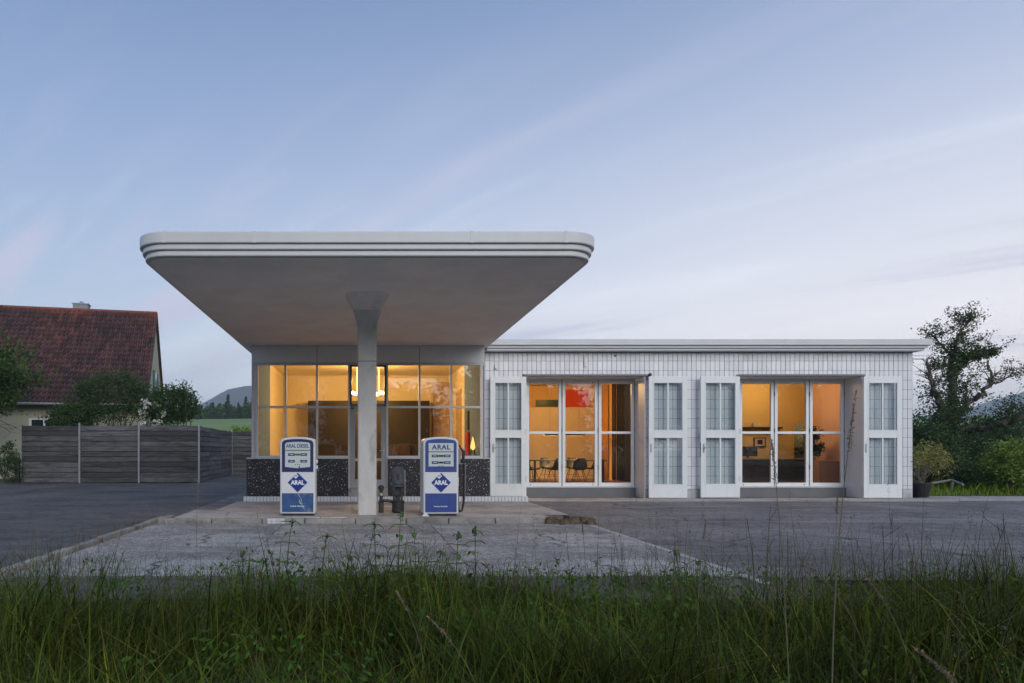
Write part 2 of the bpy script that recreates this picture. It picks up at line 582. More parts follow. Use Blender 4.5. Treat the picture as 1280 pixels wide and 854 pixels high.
GREYB = mat('grey_plinth_paint', (.17, .17, .18), .8, .12, 3, .15, 40)
GLASS = glass('window_glass')
GLASS_D = glass('door_glass', .05, (.93, .96, .965), .0004)
BLACK = mat('black_metal', (.022, .022, .024), .5, .2, 8)
RUBBER = mat('black_rubber', (.02, .02, .021), .6, .2, 10)
CHROME = mat('steel', (.45, .45, .46), .3, .1, 10, metal=.9)


def terrazzo():
    m = bpy.data.materials.new('black_terrazzo'); t = nodes_of(m); n, l = t.nodes.new, t.links.new
    c = n('ShaderNodeTexCoord')
    p = n('ShaderNodeBsdfPrincipled')
    cur = None
    for sc, th, colr in ((16, .14, (.66, .63, .60)), (28, .18, (.30, .26, .30)), (22, .12, (.45, .34, .26))):
        v = n('ShaderNodeTexVoronoi'); l(c.outputs['Object'], v.inputs[0]); v.inputs['Scale'].default_value = sc
        sp = n('ShaderNodeSeparateColor'); l(v.outputs['Color'], sp.inputs[0])
        thn = n('ShaderNodeMath'); thn.operation = 'MULTIPLY'; l(sp.outputs[0], thn.inputs[0]); thn.inputs[1].default_value = th * 1.7
        lt = n('ShaderNodeMath'); lt.operation = 'LESS_THAN'; l(v.outputs['Distance'], lt.inputs[0]); l(thn.outputs[0], lt.inputs[1])
        k = n('ShaderNodeMix'); k.data_type = 'RGBA'; l(lt.outputs[0], k.inputs[0])
        if cur is None: k.inputs[6].default_value = (.018, .018, .024, 1)
        else: l(cur, k.inputs[6])
        k.inputs[7].default_value = (*colr, 1)
        cur = k.outputs[2]
    l(cur, p.inputs['Base Color']); p.inputs['Roughness'].default_value = .35
    o = n('ShaderNodeOutputMaterial'); l(p.outputs[0], o.inputs[0])
    return m


TERRAZZO = terrazzo()


def struct(name, mb, m, **k):
    return tag(mb.build(name, m, **k), kind='structure')


# ------------------------------------------------------------------ ground
def sheet(x0, x1, y0, y1, z, nx=1, ny=1):
    mb = MB()
    xs = np.linspace(x0, x1, nx + 1); ys = np.linspace(y0, y1, ny + 1)
    V = [(x, y, z) for y in ys for x in xs]
    Fc = [(j * (nx + 1) + i, j * (nx + 1) + i + 1, (j + 1) * (nx + 1) + i + 1, (j + 1) * (nx + 1) + i) for j in range(ny) for i in range(nx)]
    return mb.add(V, Fc)


struct('ground', sheet(-4000, 4000, -4000, 4000, -.08), MEADOW, origin=(0, 0, -.08))
struct('verge_soil', sheet(-30, 34, -6, 6.78, -.03), SOIL, origin=(0, 0, -.03))
struct('asphalt_yard', sheet(-40, -3.86, 6.2, 36, 0), ASPH_L, origin=(0, 0, 0))
struct('asphalt_forecourt', sheet(-3.86, 30, 6.6, 17.0, 0).add(*[[(-3.86, 17.0, 0), (15.7, 17.0, 0), (15.7, 26, 0), (-3.86, 26, 0)], [(0, 1, 2, 3)]]), ASPH_R, origin=(0, 0, 0))
# concrete apron of separate slabs
ap = struct('concrete_apron', sheet(-3.78, 3.98, 6.78, 11.62, .003), mat('joint_dirt', (.07, .068, .06), .95, .3, 12))
ysp = [6.78, 8.95, 11.62]
xsp = [-3.78, -1.45, 1.2, 3.98]
for j in range(2):
    for i in range(3):
        mb = MB()
        x0, x1, y0, y1 = xsp[i] + .006, xsp[i + 1] - .006, ysp[j] + .006, ysp[j + 1] - .006
        mb.box(x0, x1, y0, y1, .003, .009 + .003 * ((i + j) % 2))
        mb.build('slab', CONC, ap)
mb = MB().box(-3.7, 4.6, 5.75, 6.70, -.025, .004)
struct('gutter_strip', mb, GUTTER)
struct('boundary_strip', MB().box(3.99, 4.09, 6.4, 11.62, -.02, .010), mat('pale_edge_concrete', (.40, .39, .38), .9, .3, 4, .3, 40, stain=(.2, .2, .2), sscale=2))
# left edging: kerb stones running away from the camera
le = tag(MB().box(-3.885, -3.80, 3.4, 12.28, -.06, .012).build('edging', SOIL), kind='structure')
for k in range(9):
    y0 = 3.45 + k * .98
    j = rnd.uniform(-.006, .006)
    MB().box(-3.90 + j, -3.79 + j, y0, y0 + .965, -.04, .075 + rnd.uniform(-.008, .008)).build('kerb_stone', KERB, le, bevel=.012)
# pump island
isl = tag(MB().box(-3.5, 3.45, 11.80, 13.3, 0, .098).build('pump_island', CONC2), kind='structure')
xk = -3.62
while xk < 3.05:
    w = rnd.choice([.78, .92, 1.0, .85])
    MB().box(xk, min(xk + w, 3.3) - .014, 11.645 + rnd.uniform(-.012, .012), 11.795, -.02, .102 + rnd.uniform(-.012, .006)).build('kerb_stone', KERB, isl, bevel=.016)
    xk += w
MB().box(-3.78, -3.63, 11.7, 12.3, -.02, .10).build('kerb_stone', KERB, isl, bevel=.012)
tm = mat('old_white_tile', (.62, .63, .64), .4, .15, 9, rand=.15)
for i in range(4):
    for j in range(2):
        x = PX(334, 11.6) + i * .079
        MB().slab(x, x + .072, 11.615, 11.64, .006 + j * .05, .052 + j * .05).build('tile', tm, isl)
for i in range(7):
    x = PX(356, 11.6) + i * .16
    MB().box(x, x + .152, 11.66, 11.78, .108, .114).build('tile', tm, isl)
# concrete lane between island and kiosk, and the strip before the workshop wing
struct('concrete_lane', MB().box(-3.3, 4.25, 13.33, 16.66, -.02, .006), CONC2)
st = tag(MB().box(4.28, 15.6, 16.75, 17.79, -.02, .004).build('concrete_strip', KERB), kind='structure')
xs_ = 4.28
while xs_ < 15.5:
    w = rnd.uniform(1.5, 2.1)
    MB().box(xs_ + .008, min(xs_ + w, 15.6) - .008, 16.76, 17.78, .004, .011 + rnd.uniform(0, .006)).build('slab', CONC2, st)
    xs_ += w
struct('side_path', MB().box(15.62, 21.5, 17.15, 18.5, -.02, .012), CONC2)
struct('lawn', MB().box(15.62, 60, 18.55, 60, -.05, .01), LAWN)
struct('lawn_edge', MB().box(21.55, 60, 15.8, 18.54, -.05, .009), LAWN)
struct('garden_ground', MB().box(-40, -7.1, 26.3, 60, -.05, .006).box(-7.09, 3, 36.02, 60, -.05, .006), LAWN)

# ------------------------------------------------------------------ canopy
SOFZ = 4.12


def round_rect(x0, x1, y0, y1, r, n=10, back_r=.02):
    pts = []
    for cx, cy_, a0, rr in ((x1 - back_r, y1 - back_r, 0, back_r), (x0 + back_r, y1 - back_r, 90, back_r), (x0 + r, y0 + r, 180, r), (x1 - r, y0 + r, 270, r)):
        for k in range(n + 1):
            a = R(a0 + 90 * k / n)
            pts.append((cx + rr * math.cos(a), cy_ + rr * math.sin(a)))
    return pts


can = thing('canopy', (0.06, 12.5, .098), 'white mushroom canopy with rounded stepped edge on a single concrete column', 'canopy')
CB = 23.4
for nm, ins, z0, z1 in (('edge_band', 0, 4.298, 4.462), ('edge_band', .035, 4.214, 4.296), ('edge_band', .07, SOFZ + .01, 4.212)):
    MB().prism_z(round_rect(-3.33 + ins, 3.42 - ins, 9.12 + ins, CB, .46 - ins * .5), z0, z1).build(nm, FASCIA, can, True, bevel=.014)
MB().prism_z(round_rect(-3.20, 3.29, 9.25, CB - .02, .38), SOFZ, SOFZ + .012).build('soffit', SOFFIT, can)
for px_ in (205, 318, 590, 708):
    x = PX(px_, 9.12)
    MB().box(x - .02, x + .02, 9.116, 9.15, 4.30, 4.466).build('seam_cover', FASCIA, can)


def column(zs, n=48):
    V, Fc = [], []
    for z in zs:
        t = min(1.0, max(0.0, (z - 3.2) / (4.1235 - 3.2)))
        g = t ** 5
        e = 14 - 8 * g
        for k in range(n):
            a = 2 * math.pi * (k + .5) / n
            c_, s_ = math.cos(a), math.sin(a)
            q = (abs(c_) ** e + abs(s_) ** e) ** (-1 / e)
            sn_ = q * s_                     # -1 at the front face, +1 at the back: the fan opens towards the road
            hx = .182 + .13 * g * (1 - sn_)
            hy = .182 + (1.15 if sn_ < 0 else .2) * g
            V.append((.06 + hx * q * c_, 12.5 + hy * sn_, z))
    for i in range(len(zs) - 1):
        for k in range(n):
            a, b = i * n + k, i * n + (k + 1) % n
            Fc.append((a, b, b + n, a + n))
    return MB().add(V, Fc)


column(list(np.linspace(3.955, 4.06, 8)) + list(4.1235 - .06 * np.linspace(1, 0, 16)[1:] ** 2)).build('column_head', mat('column_head_render', (.80, .765, .74), .85, .08, 4, .15, 50, stain=(.60, .58, .56), sscale=2.5, slo=.5, shi=.75), can, True)
cm_ = column([.06, .5, 1.0, 1.6, 2.2, 2.8, 3.2] + list(np.linspace(3.25, 3.955, 14))).build('column', COLCON, can, True)
for z in (3.05,):
    MB().box(.06 - .184, .06 + .184, 12.5 - .184, 12.5 - .17, z, z + .012).build('joint', mat('dark_joint_strip', (.10, .10, .10), .9), cm_)  # thin dark strip marking the construction joint
# ------------------------------------------------------------------ kiosk
KY = 17.0
kio = thing('kiosk', (.1, KY, 0), 'glazed sales kiosk under the canopy with black terrazzo base and warm lit room', 'building')
FX0, FX1 = -2.97, 3.20
PLAT = .13
MB().box(-3.15, 4.22, 16.72, 17.04, -.02, PLAT - .004).box(-3.0, 3.2, 17.04, 23.3, -.02, PLAT - .004).build('platform', CONC2, kio)
tl = MB()
x = -3.15
while x < 4.2:
    tl.slab(x + .006, x + .081, 16.692, 16.72, -.004, PLAT + .004)
    x += .0875
tag(tl.build('edging_tiles', TILE, kio), kind='stuff')
# terrazzo base left and right of the door
DX0, DX1 = PX(436.3, KY), PX(484, KY)
for a, b in ((-3.10, DX0 - .02), (DX1 + .02, 3.32)):
    pl = MB().box(a, b, 16.88, 17.06, PLAT, 1.115).build('base_wall', TERRAZZO, kio, bevel=.008)
    MB().box(a - .0, b + .0, 16.87, 17.12, 1.117, 1.142).build('sill', FRAME, pl)
MB().box(DX0 - .015, DX1 + .015, 16.86, 17.2, PLAT, .335).build('door_step', KERB, kio, bevel=.01)
# panels above the glazing
zg0, zg1, zt = PZ(573, KY), PZ(456.5, KY), PZ(509, KY)
for a, b in ((FX0, PX(396.4, KY)), (PX(396.4, KY), PX(524.2, KY)), (PX(524.2, KY), FX1)):
    MB().box(a + .008, b - .008, KY - .02, KY + .08, zg1 + .06, SOFZ - .006).build('fascia_panel', PANEL, kio, bevel=.004)
fr = MB().box(FX0, FX1, KY + .02, KY + .07, zg1 + .055, SOFZ - .003).build('window_frame', FRAME, kio)
MB().box(FX0, FX1, KY - .03, KY + .07, zg1 - .005, zg1 + .053).build('top_rail', FRAME, fr)
mull = [321, 357, 396.4, 436.3, 484, 524.2, 563.6, 602]
for i, p in enumerate(mull):
    x = PX(p, KY); w = .035 if i in (0, 7) else .026
    MB().box(x - w, x + w, KY - .035, KY + .06, 1.143 if i not in (3, 4) else .336, zg1 - .006).build('mullion', FRAME, fr)
MB().box(FX0, PX(318.5, KY), KY - .03, KY + .06, 1.143, zg1 - .006).build('corner_post', FRAME, fr)
MB().box(PX(604.5, KY), FX1, KY - .03, KY + .06, 1.143, zg1 - .006).build('corner_post', FRAME, fr)
for i in range(7):
    a, b = PX(mull[i], KY) + .027, PX(mull[i + 1], KY) - .027
    if i == 3:
        # dark blue transom light over the door
        tr_ = MB().box(a, b, KY - .045, KY + .03, zg1 - .05, zg1 - .007).box(a, b, KY - .045, KY + .03, zt + .03, zt + .075)
        tr_.box(a, a + .05, KY - .045, KY + .03, zt + .076, zg1 - .051).box(b - .05, b, KY - .045, KY + .03, zt + .076, zg1 - .051)
        tw = tr_.build('transom_light', DKBLUE, kio)
        MB().box(a + .051, b - .051, KY - .004, KY + .002, zt + .076, zg1 - .051).build('pane', GLASS, tw)
        continue
    MB().box(a - .002, b + .002, KY - .032, KY + .055, zt - .028, zt + .028).build('rail', FRAME, fr)
    MB().box(a - .002, b + .002, KY - .03, KY + .055, 1.143, 1.195).build('rail', FRAME, fr)
    for z0, z1 in ((1.195, zt - .028), (zt + .028, zg1 - .006)):
        o = MB().box(a - .001, b + .001, KY - .004, KY + .002, z0, z1).build('pane', GLASS, fr)
        o.rotation_euler = (R(rnd.uniform(-.12, .12)), 0, R(rnd.uniform(-.15, .15)))
# the door
a, b = DX0 + .03, DX1 - .03
dr = MB().box(a, a + .13, KY - .02, KY + .03, .34, zt + .02).box(b - .13, b, KY - .02, KY + .03, .34, zt + .02)
dr.box(a + .13, b - .13, KY - .02, KY + .03, .34, .56).box(a + .13, b - .13, KY - .02, KY + .03, zt - .10, zt + .02)
dr = dr.build('door', mat('grey_door_paint', (.33, .34, .36), .5, .06, 4), kio, bevel=.004)
MB().box(a + .13, b - .13, KY, KY + .006, .56, zt - .10).build('pane', GLASS, dr)
MB().tube([(b - .06, KY - .03, 1.33), (b - .06, KY - .07, 1.33), (b - .17, KY - .07, 1.33)], .012, 8).box(b - .085, b - .035, KY - .03, KY - .02, 1.2, 1.4).build('handle', CHROME, dr, True)
MB().box(a + .02, a + .10, KY - .05, KY - .02, zt - .05, zt - .01).build('door_closer', BLACK, dr)
# outer walls, room lining
WARMW = mat('warm_white_plaster', (.80, .70, .52), .85, .04, 2, .05, 40)
LINING = mat('grey_green_linen', (.13, .21, .40), .9, .06, 9, .1, 60)
DKWOOD = mat('dark_walnut', (.016, .010, .007), .5, .35, 4, stretch=(1, 1, 6))
WOODF = mat('oak_floor', (.22, .13, .07), .5, .25, 3, stretch=(1, 8, 1))
ORANGEW = mat('ochre_plaster', (.74, .46, .16), .85, .05, 2)
MB().box(-3.0, -2.975, KY + .08, 23.3, .13, SOFZ - .002).build('outer_wall', WHITE, kio)
MB().box(3.205, 3.22, KY + .08, 23.3, .13, SOFZ - .002).build('outer_wall', WHITE, kio)
MB().box(-2.965, 3.195, 17.1, 23.2, .30, .335).build('floor', WOODF, kio)
MB().box(-2.965, 3.195, 17.1, 23.2, 4.03, 4.06).build('ceiling', WARMW, kio)
MB().box(-2.965, -2.90, 17.09, 19.75, .34, 4.028).build('side_lining', LINING, kio)
MB().box(3.10, 3.195, 17.09, 19.75, .34, 4.028).build('side_lining', LINING, kio)
MB().box(-2.965, -2.91, 19.76, 23.1, .34, 4.028).build('side_wall', WARMW, kio)
MB().box(3.11, 3.195, 19.76, 23.1, .34, 4.028).build('side_wall', WARMW, kio)
MB().box(-2.9, 3.1, 23.0, 23.2, .34, 4.028).build('back_wall', WARMW, kio)
bx = MB().box(PX(385, 22.3), PX(537, 22.3), 22.3, 22.99, .34, PZ(501, 22.3)).build('dark_partition', DKWOOD, kio)
MB().box(PX(488, 22.2), PX(512, 22.2), 22.12, 22.29, .36, 1.55).box(PX(490, 22.2), PX(510, 22.2), 22.10, 22.119, 1.2, 1.24).build('recess_frame', mat('dark_brown_lacquer', (.06, .035, .02), .35), bx)
DOORO = mat('tan_door_paint', (.50, .36, .20), .6)
MB().box(PX(541, 22.9), PX(562, 22.9), 22.90, 22.99, .34, PZ(478, 22.9)).build('inner_door', DOORO, kio, bevel=.01)
MB().box(3.085, 3.108, 20.4, 21.5, .34, 3.3).build('inner_door', DOORO, kio)
MB().box(-2.89, 3.09, 17.13, 17.62, 1.05, 1.115).build('window_board', WARMW, kio)
MB().box(DX0 - .05, DX1 + .05, 17.125, 17.625, 1.04, 1.12).build('board_gap', DKWOOD, kio) if False else None

# chandelier
ch = thing('chandelier', (.12, 19.6, 4.03), 'glowing chandelier of bulbs and glass rods seen behind the concrete column', 'lamp')
cz = 3.03
MB().tube([(.12, 19.6, 4.03), (.12, 19.6, cz)], .014, 8).lathe([(.01, 0), (.07, .0), (.07, .03), (.01, .03)], (.12, 19.6, 4.0), 16).build('stem', CHROME, ch, True)
ring = [(.12 + .46 * math.cos(R(k * 15)), 19.6 + .46 * math.sin(R(k * 15)), cz) for k in range(25)]
MB().tube(ring, .012, 6, False).build('ring', CHROME, ch, True)
BULB = emit('bulb_glow', (1.0, .72, .30), 14)
ROD = emit('lit_glass_rod', (1.0, .62, .18), 1.7)
for k in range(8):
    aa = R(k * 45 + 10)
    x, y = .12 + .46 * math.cos(aa), 19.6 + .46 * math.sin(aa)
    MB().lathe([(.004, 0), (.03, .02), (.042, .055), (.03, .09), (.008, .105)], (x, y, cz + .01), 12).build('bulb', BULB, ch, True)
    x, y = .12 + .36 * math.cos(aa + .2), 19.6 + .36 * math.sin(aa + .2)
    MB().tube([(x, y, cz + .05), (x, y, 3.86)], .022, 8).build('glass_rod', ROD, ch, True)


def lamp_light(name, loc, energy, col, radius, parent):
    ld = bpy.data.lights.new(name, 'POINT'); ld.energy = energy; ld.color = col; ld.shadow_soft_size = radius
    o = bpy.data.objects.new(name, ld)
    link(o, parent, loc)
    return o


lamp_light('chandelier_light', (.12, 19.6, 3.3), 250, (1.0, .56, .17), .3, ch)
# rocket-shaped table lamp
rl = thing('table_lamp', (PX(591, 17.42), 17.42, 1.117), 'small flame shaped glowing lamp on splayed dark legs at the right kiosk window', 'lamp')
lx, ly = PX(591, 17.42), 17.42
MB().lathe([(.03, 0), (.062, .04), (.068, .09), (.05, .18), (.03, .27), (.008, .36)], (lx, ly, 1.35), 16).build('shade', emit('lamp_shade_glow', (1.0, .55, .14), 1.1), rl, True)
for k in range(4):
    aa = R(45 + 90 * k)
    MB().tube([(lx + .05 * math.cos(aa), ly + .05 * math.sin(aa), 1.39), (lx + .07 * math.cos(aa), ly + .07 * math.sin(aa), 1.28), (lx + .12 * math.cos(aa), ly + .12 * math.sin(aa), 1.122)], .008, 6).build('leg', BLACK, rl, True)
lamp_light('table_lamp_light', (lx, ly, 1.55), 2.5, (1.0, .5, .12), .06, rl)
o = MB().box(3.05, 3.098, 18.7, 19.15, 1.12, 1.88).build('wall_banner', mat('red_lacquer', (.45, .02, .012), .5))
tag(o, 'narrow red panel hanging at the right inside wall of the kiosk', 'panel')
o = MB().box(3.06, 3.098, 18.8, 19.1, 1.95, 2.5).build('picture', mat('dark_print', (.08, .06, .05), .5, .5, 6))
tag(o, 'small dark picture above the red panel inside the kiosk', 'picture')

# ------------------------------------------------------------------ workshop wing
WY, WX0, WX1 = 17.8, 3.23, 15.24
WSOF = 4.07
wing = thing('workshop_wing', (9.2, WY, 0), 'long white tiled workshop wing with flat roof and two glazed garage bays', 'building')
bays = [(4.49, 7.81), (10.41, 13.84)]
LINT = 3.41
wall = MB()
xs = [WX0, bays[0][0], bays[0][1], bays[1][0], bays[1][1], WX1]
for i in (0, 2, 4):
    wall.box(xs[i], xs[i + 1], WY, WY + .75, 0, LINT)
wall.box(WX0, WX1, WY, WY + .75, LINT + .002, WSOF - .002)
wall = wall.build('front_wall', GROUT, wing)
MB().box(WX1 - .012, WX1, WY + .76, 24.8, 0, WSOF - .002).build('end_wall', WHITE, wing)
MB().box(WX0, WX1, 24.81, 25.0, 0, WSOF - .002).build('back_wall', WHITE, wing)
# tiles
TW, TH, G_ = .1302, .2665, .010
tiles = []
z = WSOF - .004
row = 0
ztop = [WSOF - .012, 3.823, 3.555]
zl = ztop + [3.555 - TH * k for k in range(1, 13)]
zl = [q for q in zl if q > .28] + [.26]
doors = [(3.476, 4.466), (7.80, 8.86), (9.27, 10.34), (13.84, 14.74)]
nc = int((WX1 - WX0) / TW)
tw = (WX1 - WX0) / nc
for r_ in range(len(zl) - 1):
    z1, z0 = zl[r_], zl[r_ + 1]
    for c_ in range(nc):
        x0, x1 = WX0 + c_ * tw, WX0 + (c_ + 1) * tw
        skip = False
        for a, b in bays:
            if z1 < LINT + .06:
                if x0 > a - .03 and x1 < b + .03: skip = True
                elif x0 < a < x1: x1 = a
                elif x0 < b < x1: x0 = b
        if skip or x1 - x0 < .03: continue
        zz0 = z0
        if any(x1 > a and x0 < b for a, b in bays):
            if z1 < LINT + .06: continue
            zz0 = max(z0, LINT + .045)
        if zz0 > z1 - .03: continue
        hid = any(a - .05 < (x0 + x1) / 2 < b + .05 and (zz0 + z1) / 2 < 3.4 for a, b in doors)
        tiles.append((hid, math.hypot((x0 + x1) / 2, WY), x0, x1, zz0, z1))
tiles.sort()
tm_cache = {}
rest = MB()
for i, (hid, d_, x0, x1, z0, z1) in enumerate(tiles):
    w, h = x1 - x0 - G_, z1 - z0 - G_ * .7
    pr = .010 + rnd.uniform(0, .003)
    if i < 300:
        key = (round(w, 3), round(h, 3))
        if key not in tm_cache:
            mb = MB().slab(-w / 2, w / 2, -.010, 0.004, 0, h, .003)
            o = mb.build('tile', TILE, wall, origin=(0, 0, 0))
            tm_cache[key] = o.data
        else:
            o = bpy.data.objects.new('tile', tm_cache[key]); link(o, wall)
        o.location = Vector(((x0 + x1) / 2, WY + rnd.uniform(-.0015, .0015), z0 + G_ * .35)) - wloc(wall)
        o.rotation_euler = (R(rnd.gauss(0, .25)), 0, R(rnd.gauss(0, .25)))
    else:
        rest.slab(x0 + G_ / 2, x1 - G_ / 2, WY - pr, WY + .004, z0 + G_ * .35, z1 - G_ * .35, .003)
tag(rest.build('tile_field', TILE, wall), kind='stuff')
# base course
bmat = mat('base_course', (.46, .46, .47), .7, .25, 6, .2, 40, rand=.1, stain=(.2, .19, .18), sscale=4)
for a, b in ((WX0, 4.48), (7.82, 10.40), (13.85, WX1 + .004)):
    k = max(1, round((b - a) / .27)); w = (b - a) / k
    for i in range(k):
        MB().slab(a + i * w + .004, a + (i + 1) * w - .004, WY - .022, WY - .001, .0, .255).build('base_stone', bmat, wall)
# tiles of the gable return read as a thin edge: corner trim
MB().box(WX1 - .002, WX1 + .006, WY - .012, WY + .6, .26, WSOF - .014).build('corner_trim', TILE, wing)
# roof
rf = MB()
rf.box(3.36, 15.46, 17.40, 25.2, 4.205, 4.365)
rf = rf.build('roof', FASCIA, wing, bevel=.01)
MB().box(3.36, 15.40, 17.46, 25.15, 4.135, 4.203).build('edge_band', FASCIA, rf, bevel=.008)
MB().box(3.36, 15.34, 17.51, 25.1, WSOF, 4.133).build('edge_band', FASCIA, rf, bevel=.008)
MB().box(3.25, 3.36, 17.6, 25.1, WSOF, 4.10).build('edge_band', FASCIA, rf)
for px_ in (696, 982):
    x = PX(px_, 17.4)
    MB().box(x - .015, x + .015, 17.395, 17.42, 4.207, 4.37).build('seam_cover', FASCIA, rf)
# lintels, jamb linings, sills, folding windows
BY = 18.45
lwid = [(4.658, 5.700, 6.740, 7.795), (10.79, 11.81, 12.82, 13.83)]
for bi, (a, b) in enumerate(bays):
    MB().box(a - .06, b + .06, WY - .065, WY + .02, LINT + .004, LINT + .036).build('drip_edge', mat('drip_zinc', (.30, .31, .33), .5, .1, 5), wing)
    MB().box(a, b, WY + .025, BY - .04, LINT - .02, LINT - .001).build('reveal_head', WHITE, wing)
    MB().box(b - .018, b - .001, WY - .03, BY - .04, .01, LINT - .022).build('reveal_side', WHITE, wing)
    MB().box(a + .001, a + .018, WY - .03, BY - .04, .01, LINT - .022).build('reveal_side', WHITE, wing)
    MB().box(a + .02, b - .02, BY - .10, BY + .12, .0, .272).build('sill_block', GREYB, wing)
    MB().box(a + .02, b - .02, BY - .12, BY + .05, .274, .30).build('sill', WHITE, wing, bevel=.004)
    e = lwid[bi]
    MB().box(a + .02, e[0] - .004, BY - .03, BY + .04, .302, 3.359).build('fixed_post', DOORW, wing)
    MB().box(a + .02, b - .02, BY - .03, BY + .04, 3.36, 3.409).build('head_rail', DOORW, wing)
    for i in range(3):
        x0, x1 = e[i] + .012, e[i + 1] - .012
        z0, z1, zm = .306, 3.352, PZ(541, BY)
        s = .085
        f = MB()
        f.box(x0, x0 + s, BY - .03, BY + .03, z0, z1).box(x1 - s, x1, BY - .03, BY + .03, z0, z1)
        f.box(x0 + s, x1 - s, BY - .03, BY + .03, z0, z0 + .10).box(x0 + s, x1 - s, BY - .03, BY + .03, z1 - .10, z1)
        f.box(x0 + s, x1 - s, BY - .03, BY + .03, zm - .035, zm + .035)
        w_ = f.build('folding_window', DOORW, wing, bevel=.005)
        MB().box(e[i + 1] - .013, e[i + 1] + (.013 if i < 2 else .006), BY - .012, BY + .012, z0, z1 + .008).build('gap_light_stop', RUBBER, w_)  # black strip added in the gap to stop lamp light and darken its line
        for q0, q1 in ((z0 + .10, zm - .035), (zm + .035, z1 - .10)):
            o = MB().box(x0 + s, x1 - s, BY - .003, BY + .003, q0, q1).build('pane', GLASS, w_)
            o.rotation_euler = (R(rnd.uniform(-.15, .15)), 0, R(rnd.uniform(-.2, .2)))
        for zz in (.8, 1.85, 2.9):
            MB().tube([(x1 + .008, BY - .04, zz), (x1 + .008, BY - .04, zz + .12)], .012, 8).build('hinge', BLACK, w_)
        for zz in (z0 + .045, z1 - .06):
            if i == 1 or i == 0:
                MB().tube([(x1 - .14 if i else x0 + .12, BY - .036, zz), (x1 - .14 if i else x0 + .12, BY - .028, zz)], .016, 8).build('bolt', BLACK, w_)
    if bi == 0:
        MB().box(4.60, 4.63, BY - .06, BY - .03, 1.35, 1.52).build('latch', CHROME, wing)


# garage door leaves folded back against the wall
def leaf(name, x_h, x_f, ang, zb, kind_):
    """x_h hinge side, x_f free side; pivots at the hinge by ang (free edge away from the wall)"""
    w = abs(x_f - x_h); sg = 1 if x_f > x_h else -1
    root = bpy.data.objects.new('tmp', None)
    y = 0
    z0, z1 = zb, 3.372

    def bx_(m, u0, u1, y0, y1, a0, a1):
        u0, u1 = (u0, u1) if sg > 0 else (-u1, -u0)
        return m.box(u0, u1, y0, y1, a0, a1)
    st = .125
    m = MB()
    bx_(m, 0, st, -.03, .03, z0, z1); bx_(m, w - st, w, -.03, .03, z0, z1)
    zk, zm0, zm1, zt_ = z0 + .36, 1.70, 1.88, z1 - .16
    bx_(m, st, w - st, -.03, .03, z0, zk); bx_(m, st, w - st, -.03, .03, zm0, zm1); bx_(m, st, w - st, -.03, .03, zt_, z1)
    lf = m.build(name, DOORW, wing, bevel=.006, origin=(0, 0, 0))
    lf.location = Vector((x_h, 17.66, 0)) - wloc(wing)
    kids = []
    for q0, q1 in ((zk, zm0), (zm1, zt_)):
        mu = MB(); bx_(mu, w / 2 - .02, w / 2 + .02, -.022, .022, q0, q1)
        kids.append(mu.build('glazing_bar', DOORW, None, origin=(0, 0, 0)))
        mo = MB()
        bx_(mo, st, w - st, -.036, -.031, q0 - .012, q0 + .018); bx_(mo, st, w - st, -.036, -.031, q1 - .018, q1 + .012)
        bx_(mo, st - .012, st + .014, -.036, -.031, q0, q1); bx_(mo, w - st - .014, w - st + .012, -.036, -.031, q0, q1)
        kids.append(mo.build('moulding', DOORW, None, origin=(0, 0, 0)))
        for u0, u1 in ((st, w / 2 - .02), (w / 2 + .02, w - st)):
            pn = MB(); bx_(pn, u0, u1, -.003, .003, q0, q1)
            kids.append(pn.build('pane', GLASS_D, None, origin=(0, 0, 0)))
    if kind_ == 'L':
        hm = MB(); bx_(hm, w - .09, w - .06, -.045, -.03, 1.28, 1.52); bx_(hm, w - .085, w - .065, -.09, -.045, 1.40, 1.42); bx_(hm, w - .14, w - .065, -.095, -.085, 1.395, 1.425)
        kids.append(hm.build('handle', CHROME, None, origin=(0, 0, 0)))
        em = MB(); bx_(em, w, w + .006, -.012, .012, 1.15, 1.55)
        kids.append(em.build('lock_plate', BLACK, None, origin=(0, 0, 0)))
    else:
        hm = MB(); bx_(hm, .04, .07, -.042, -.03, 1.28, 1.52)
        kids.append(hm.build('keyhole_plate', CHROME, None, origin=(0, 0, 0)))
    for zz in (.5, 1.8, 3.0):
        kids.append(MB().tube([(0, -.036, zz), (0, -.036, zz + .14)], .014, 8).build('hinge', DOORW, None, origin=(0, 0, 0)))
    for k in kids:
        k.parent = lf; k.location = (0, 0, 0)
    lf.rotation_euler = (0, 0, R(-ang * sg))
    return lf


leaf('garage_door', 4.47, 3.475, 1.5, .045, 'L')
leaf('garage_door', 7.85, 8.90, 1.0, .03, 'R')
leaf('garage_door', 10.36, 9.26, 2.0, .04, 'L')
leaf('garage_door', 13.77, 14.81, 1.0, .03, 'R')
# small fittings on the tiles
MB().box(PX(729.5, WY), PX(733, WY), WY - .05, WY - .014, PZ(459, WY), PZ(447, WY)).build('wall_light', WHITE, wing, bevel=.01)
MB().box(PX(618, WY), PX(619, WY), WY - .06, WY - .012, PZ(461, WY), PZ(456, WY)).box(PX(618, WY), PX(622, WY), WY - .07, WY - .045, PZ(461, WY), PZ(460, WY)).build('bracket', CHROME, wing)
MB().box(PX(811, WY), PX(813, WY), WY - .08, WY - .012, PZ(470.5, WY), PZ(467, WY)).build('bracket', BLACK, wing)
MB().tube([(PX(769, WY), WY - .03, PZ(446, WY)), (PX(769, WY), WY - .01, PZ(444, WY))], .03, 8).build('cable_boss', CHROME, wing)

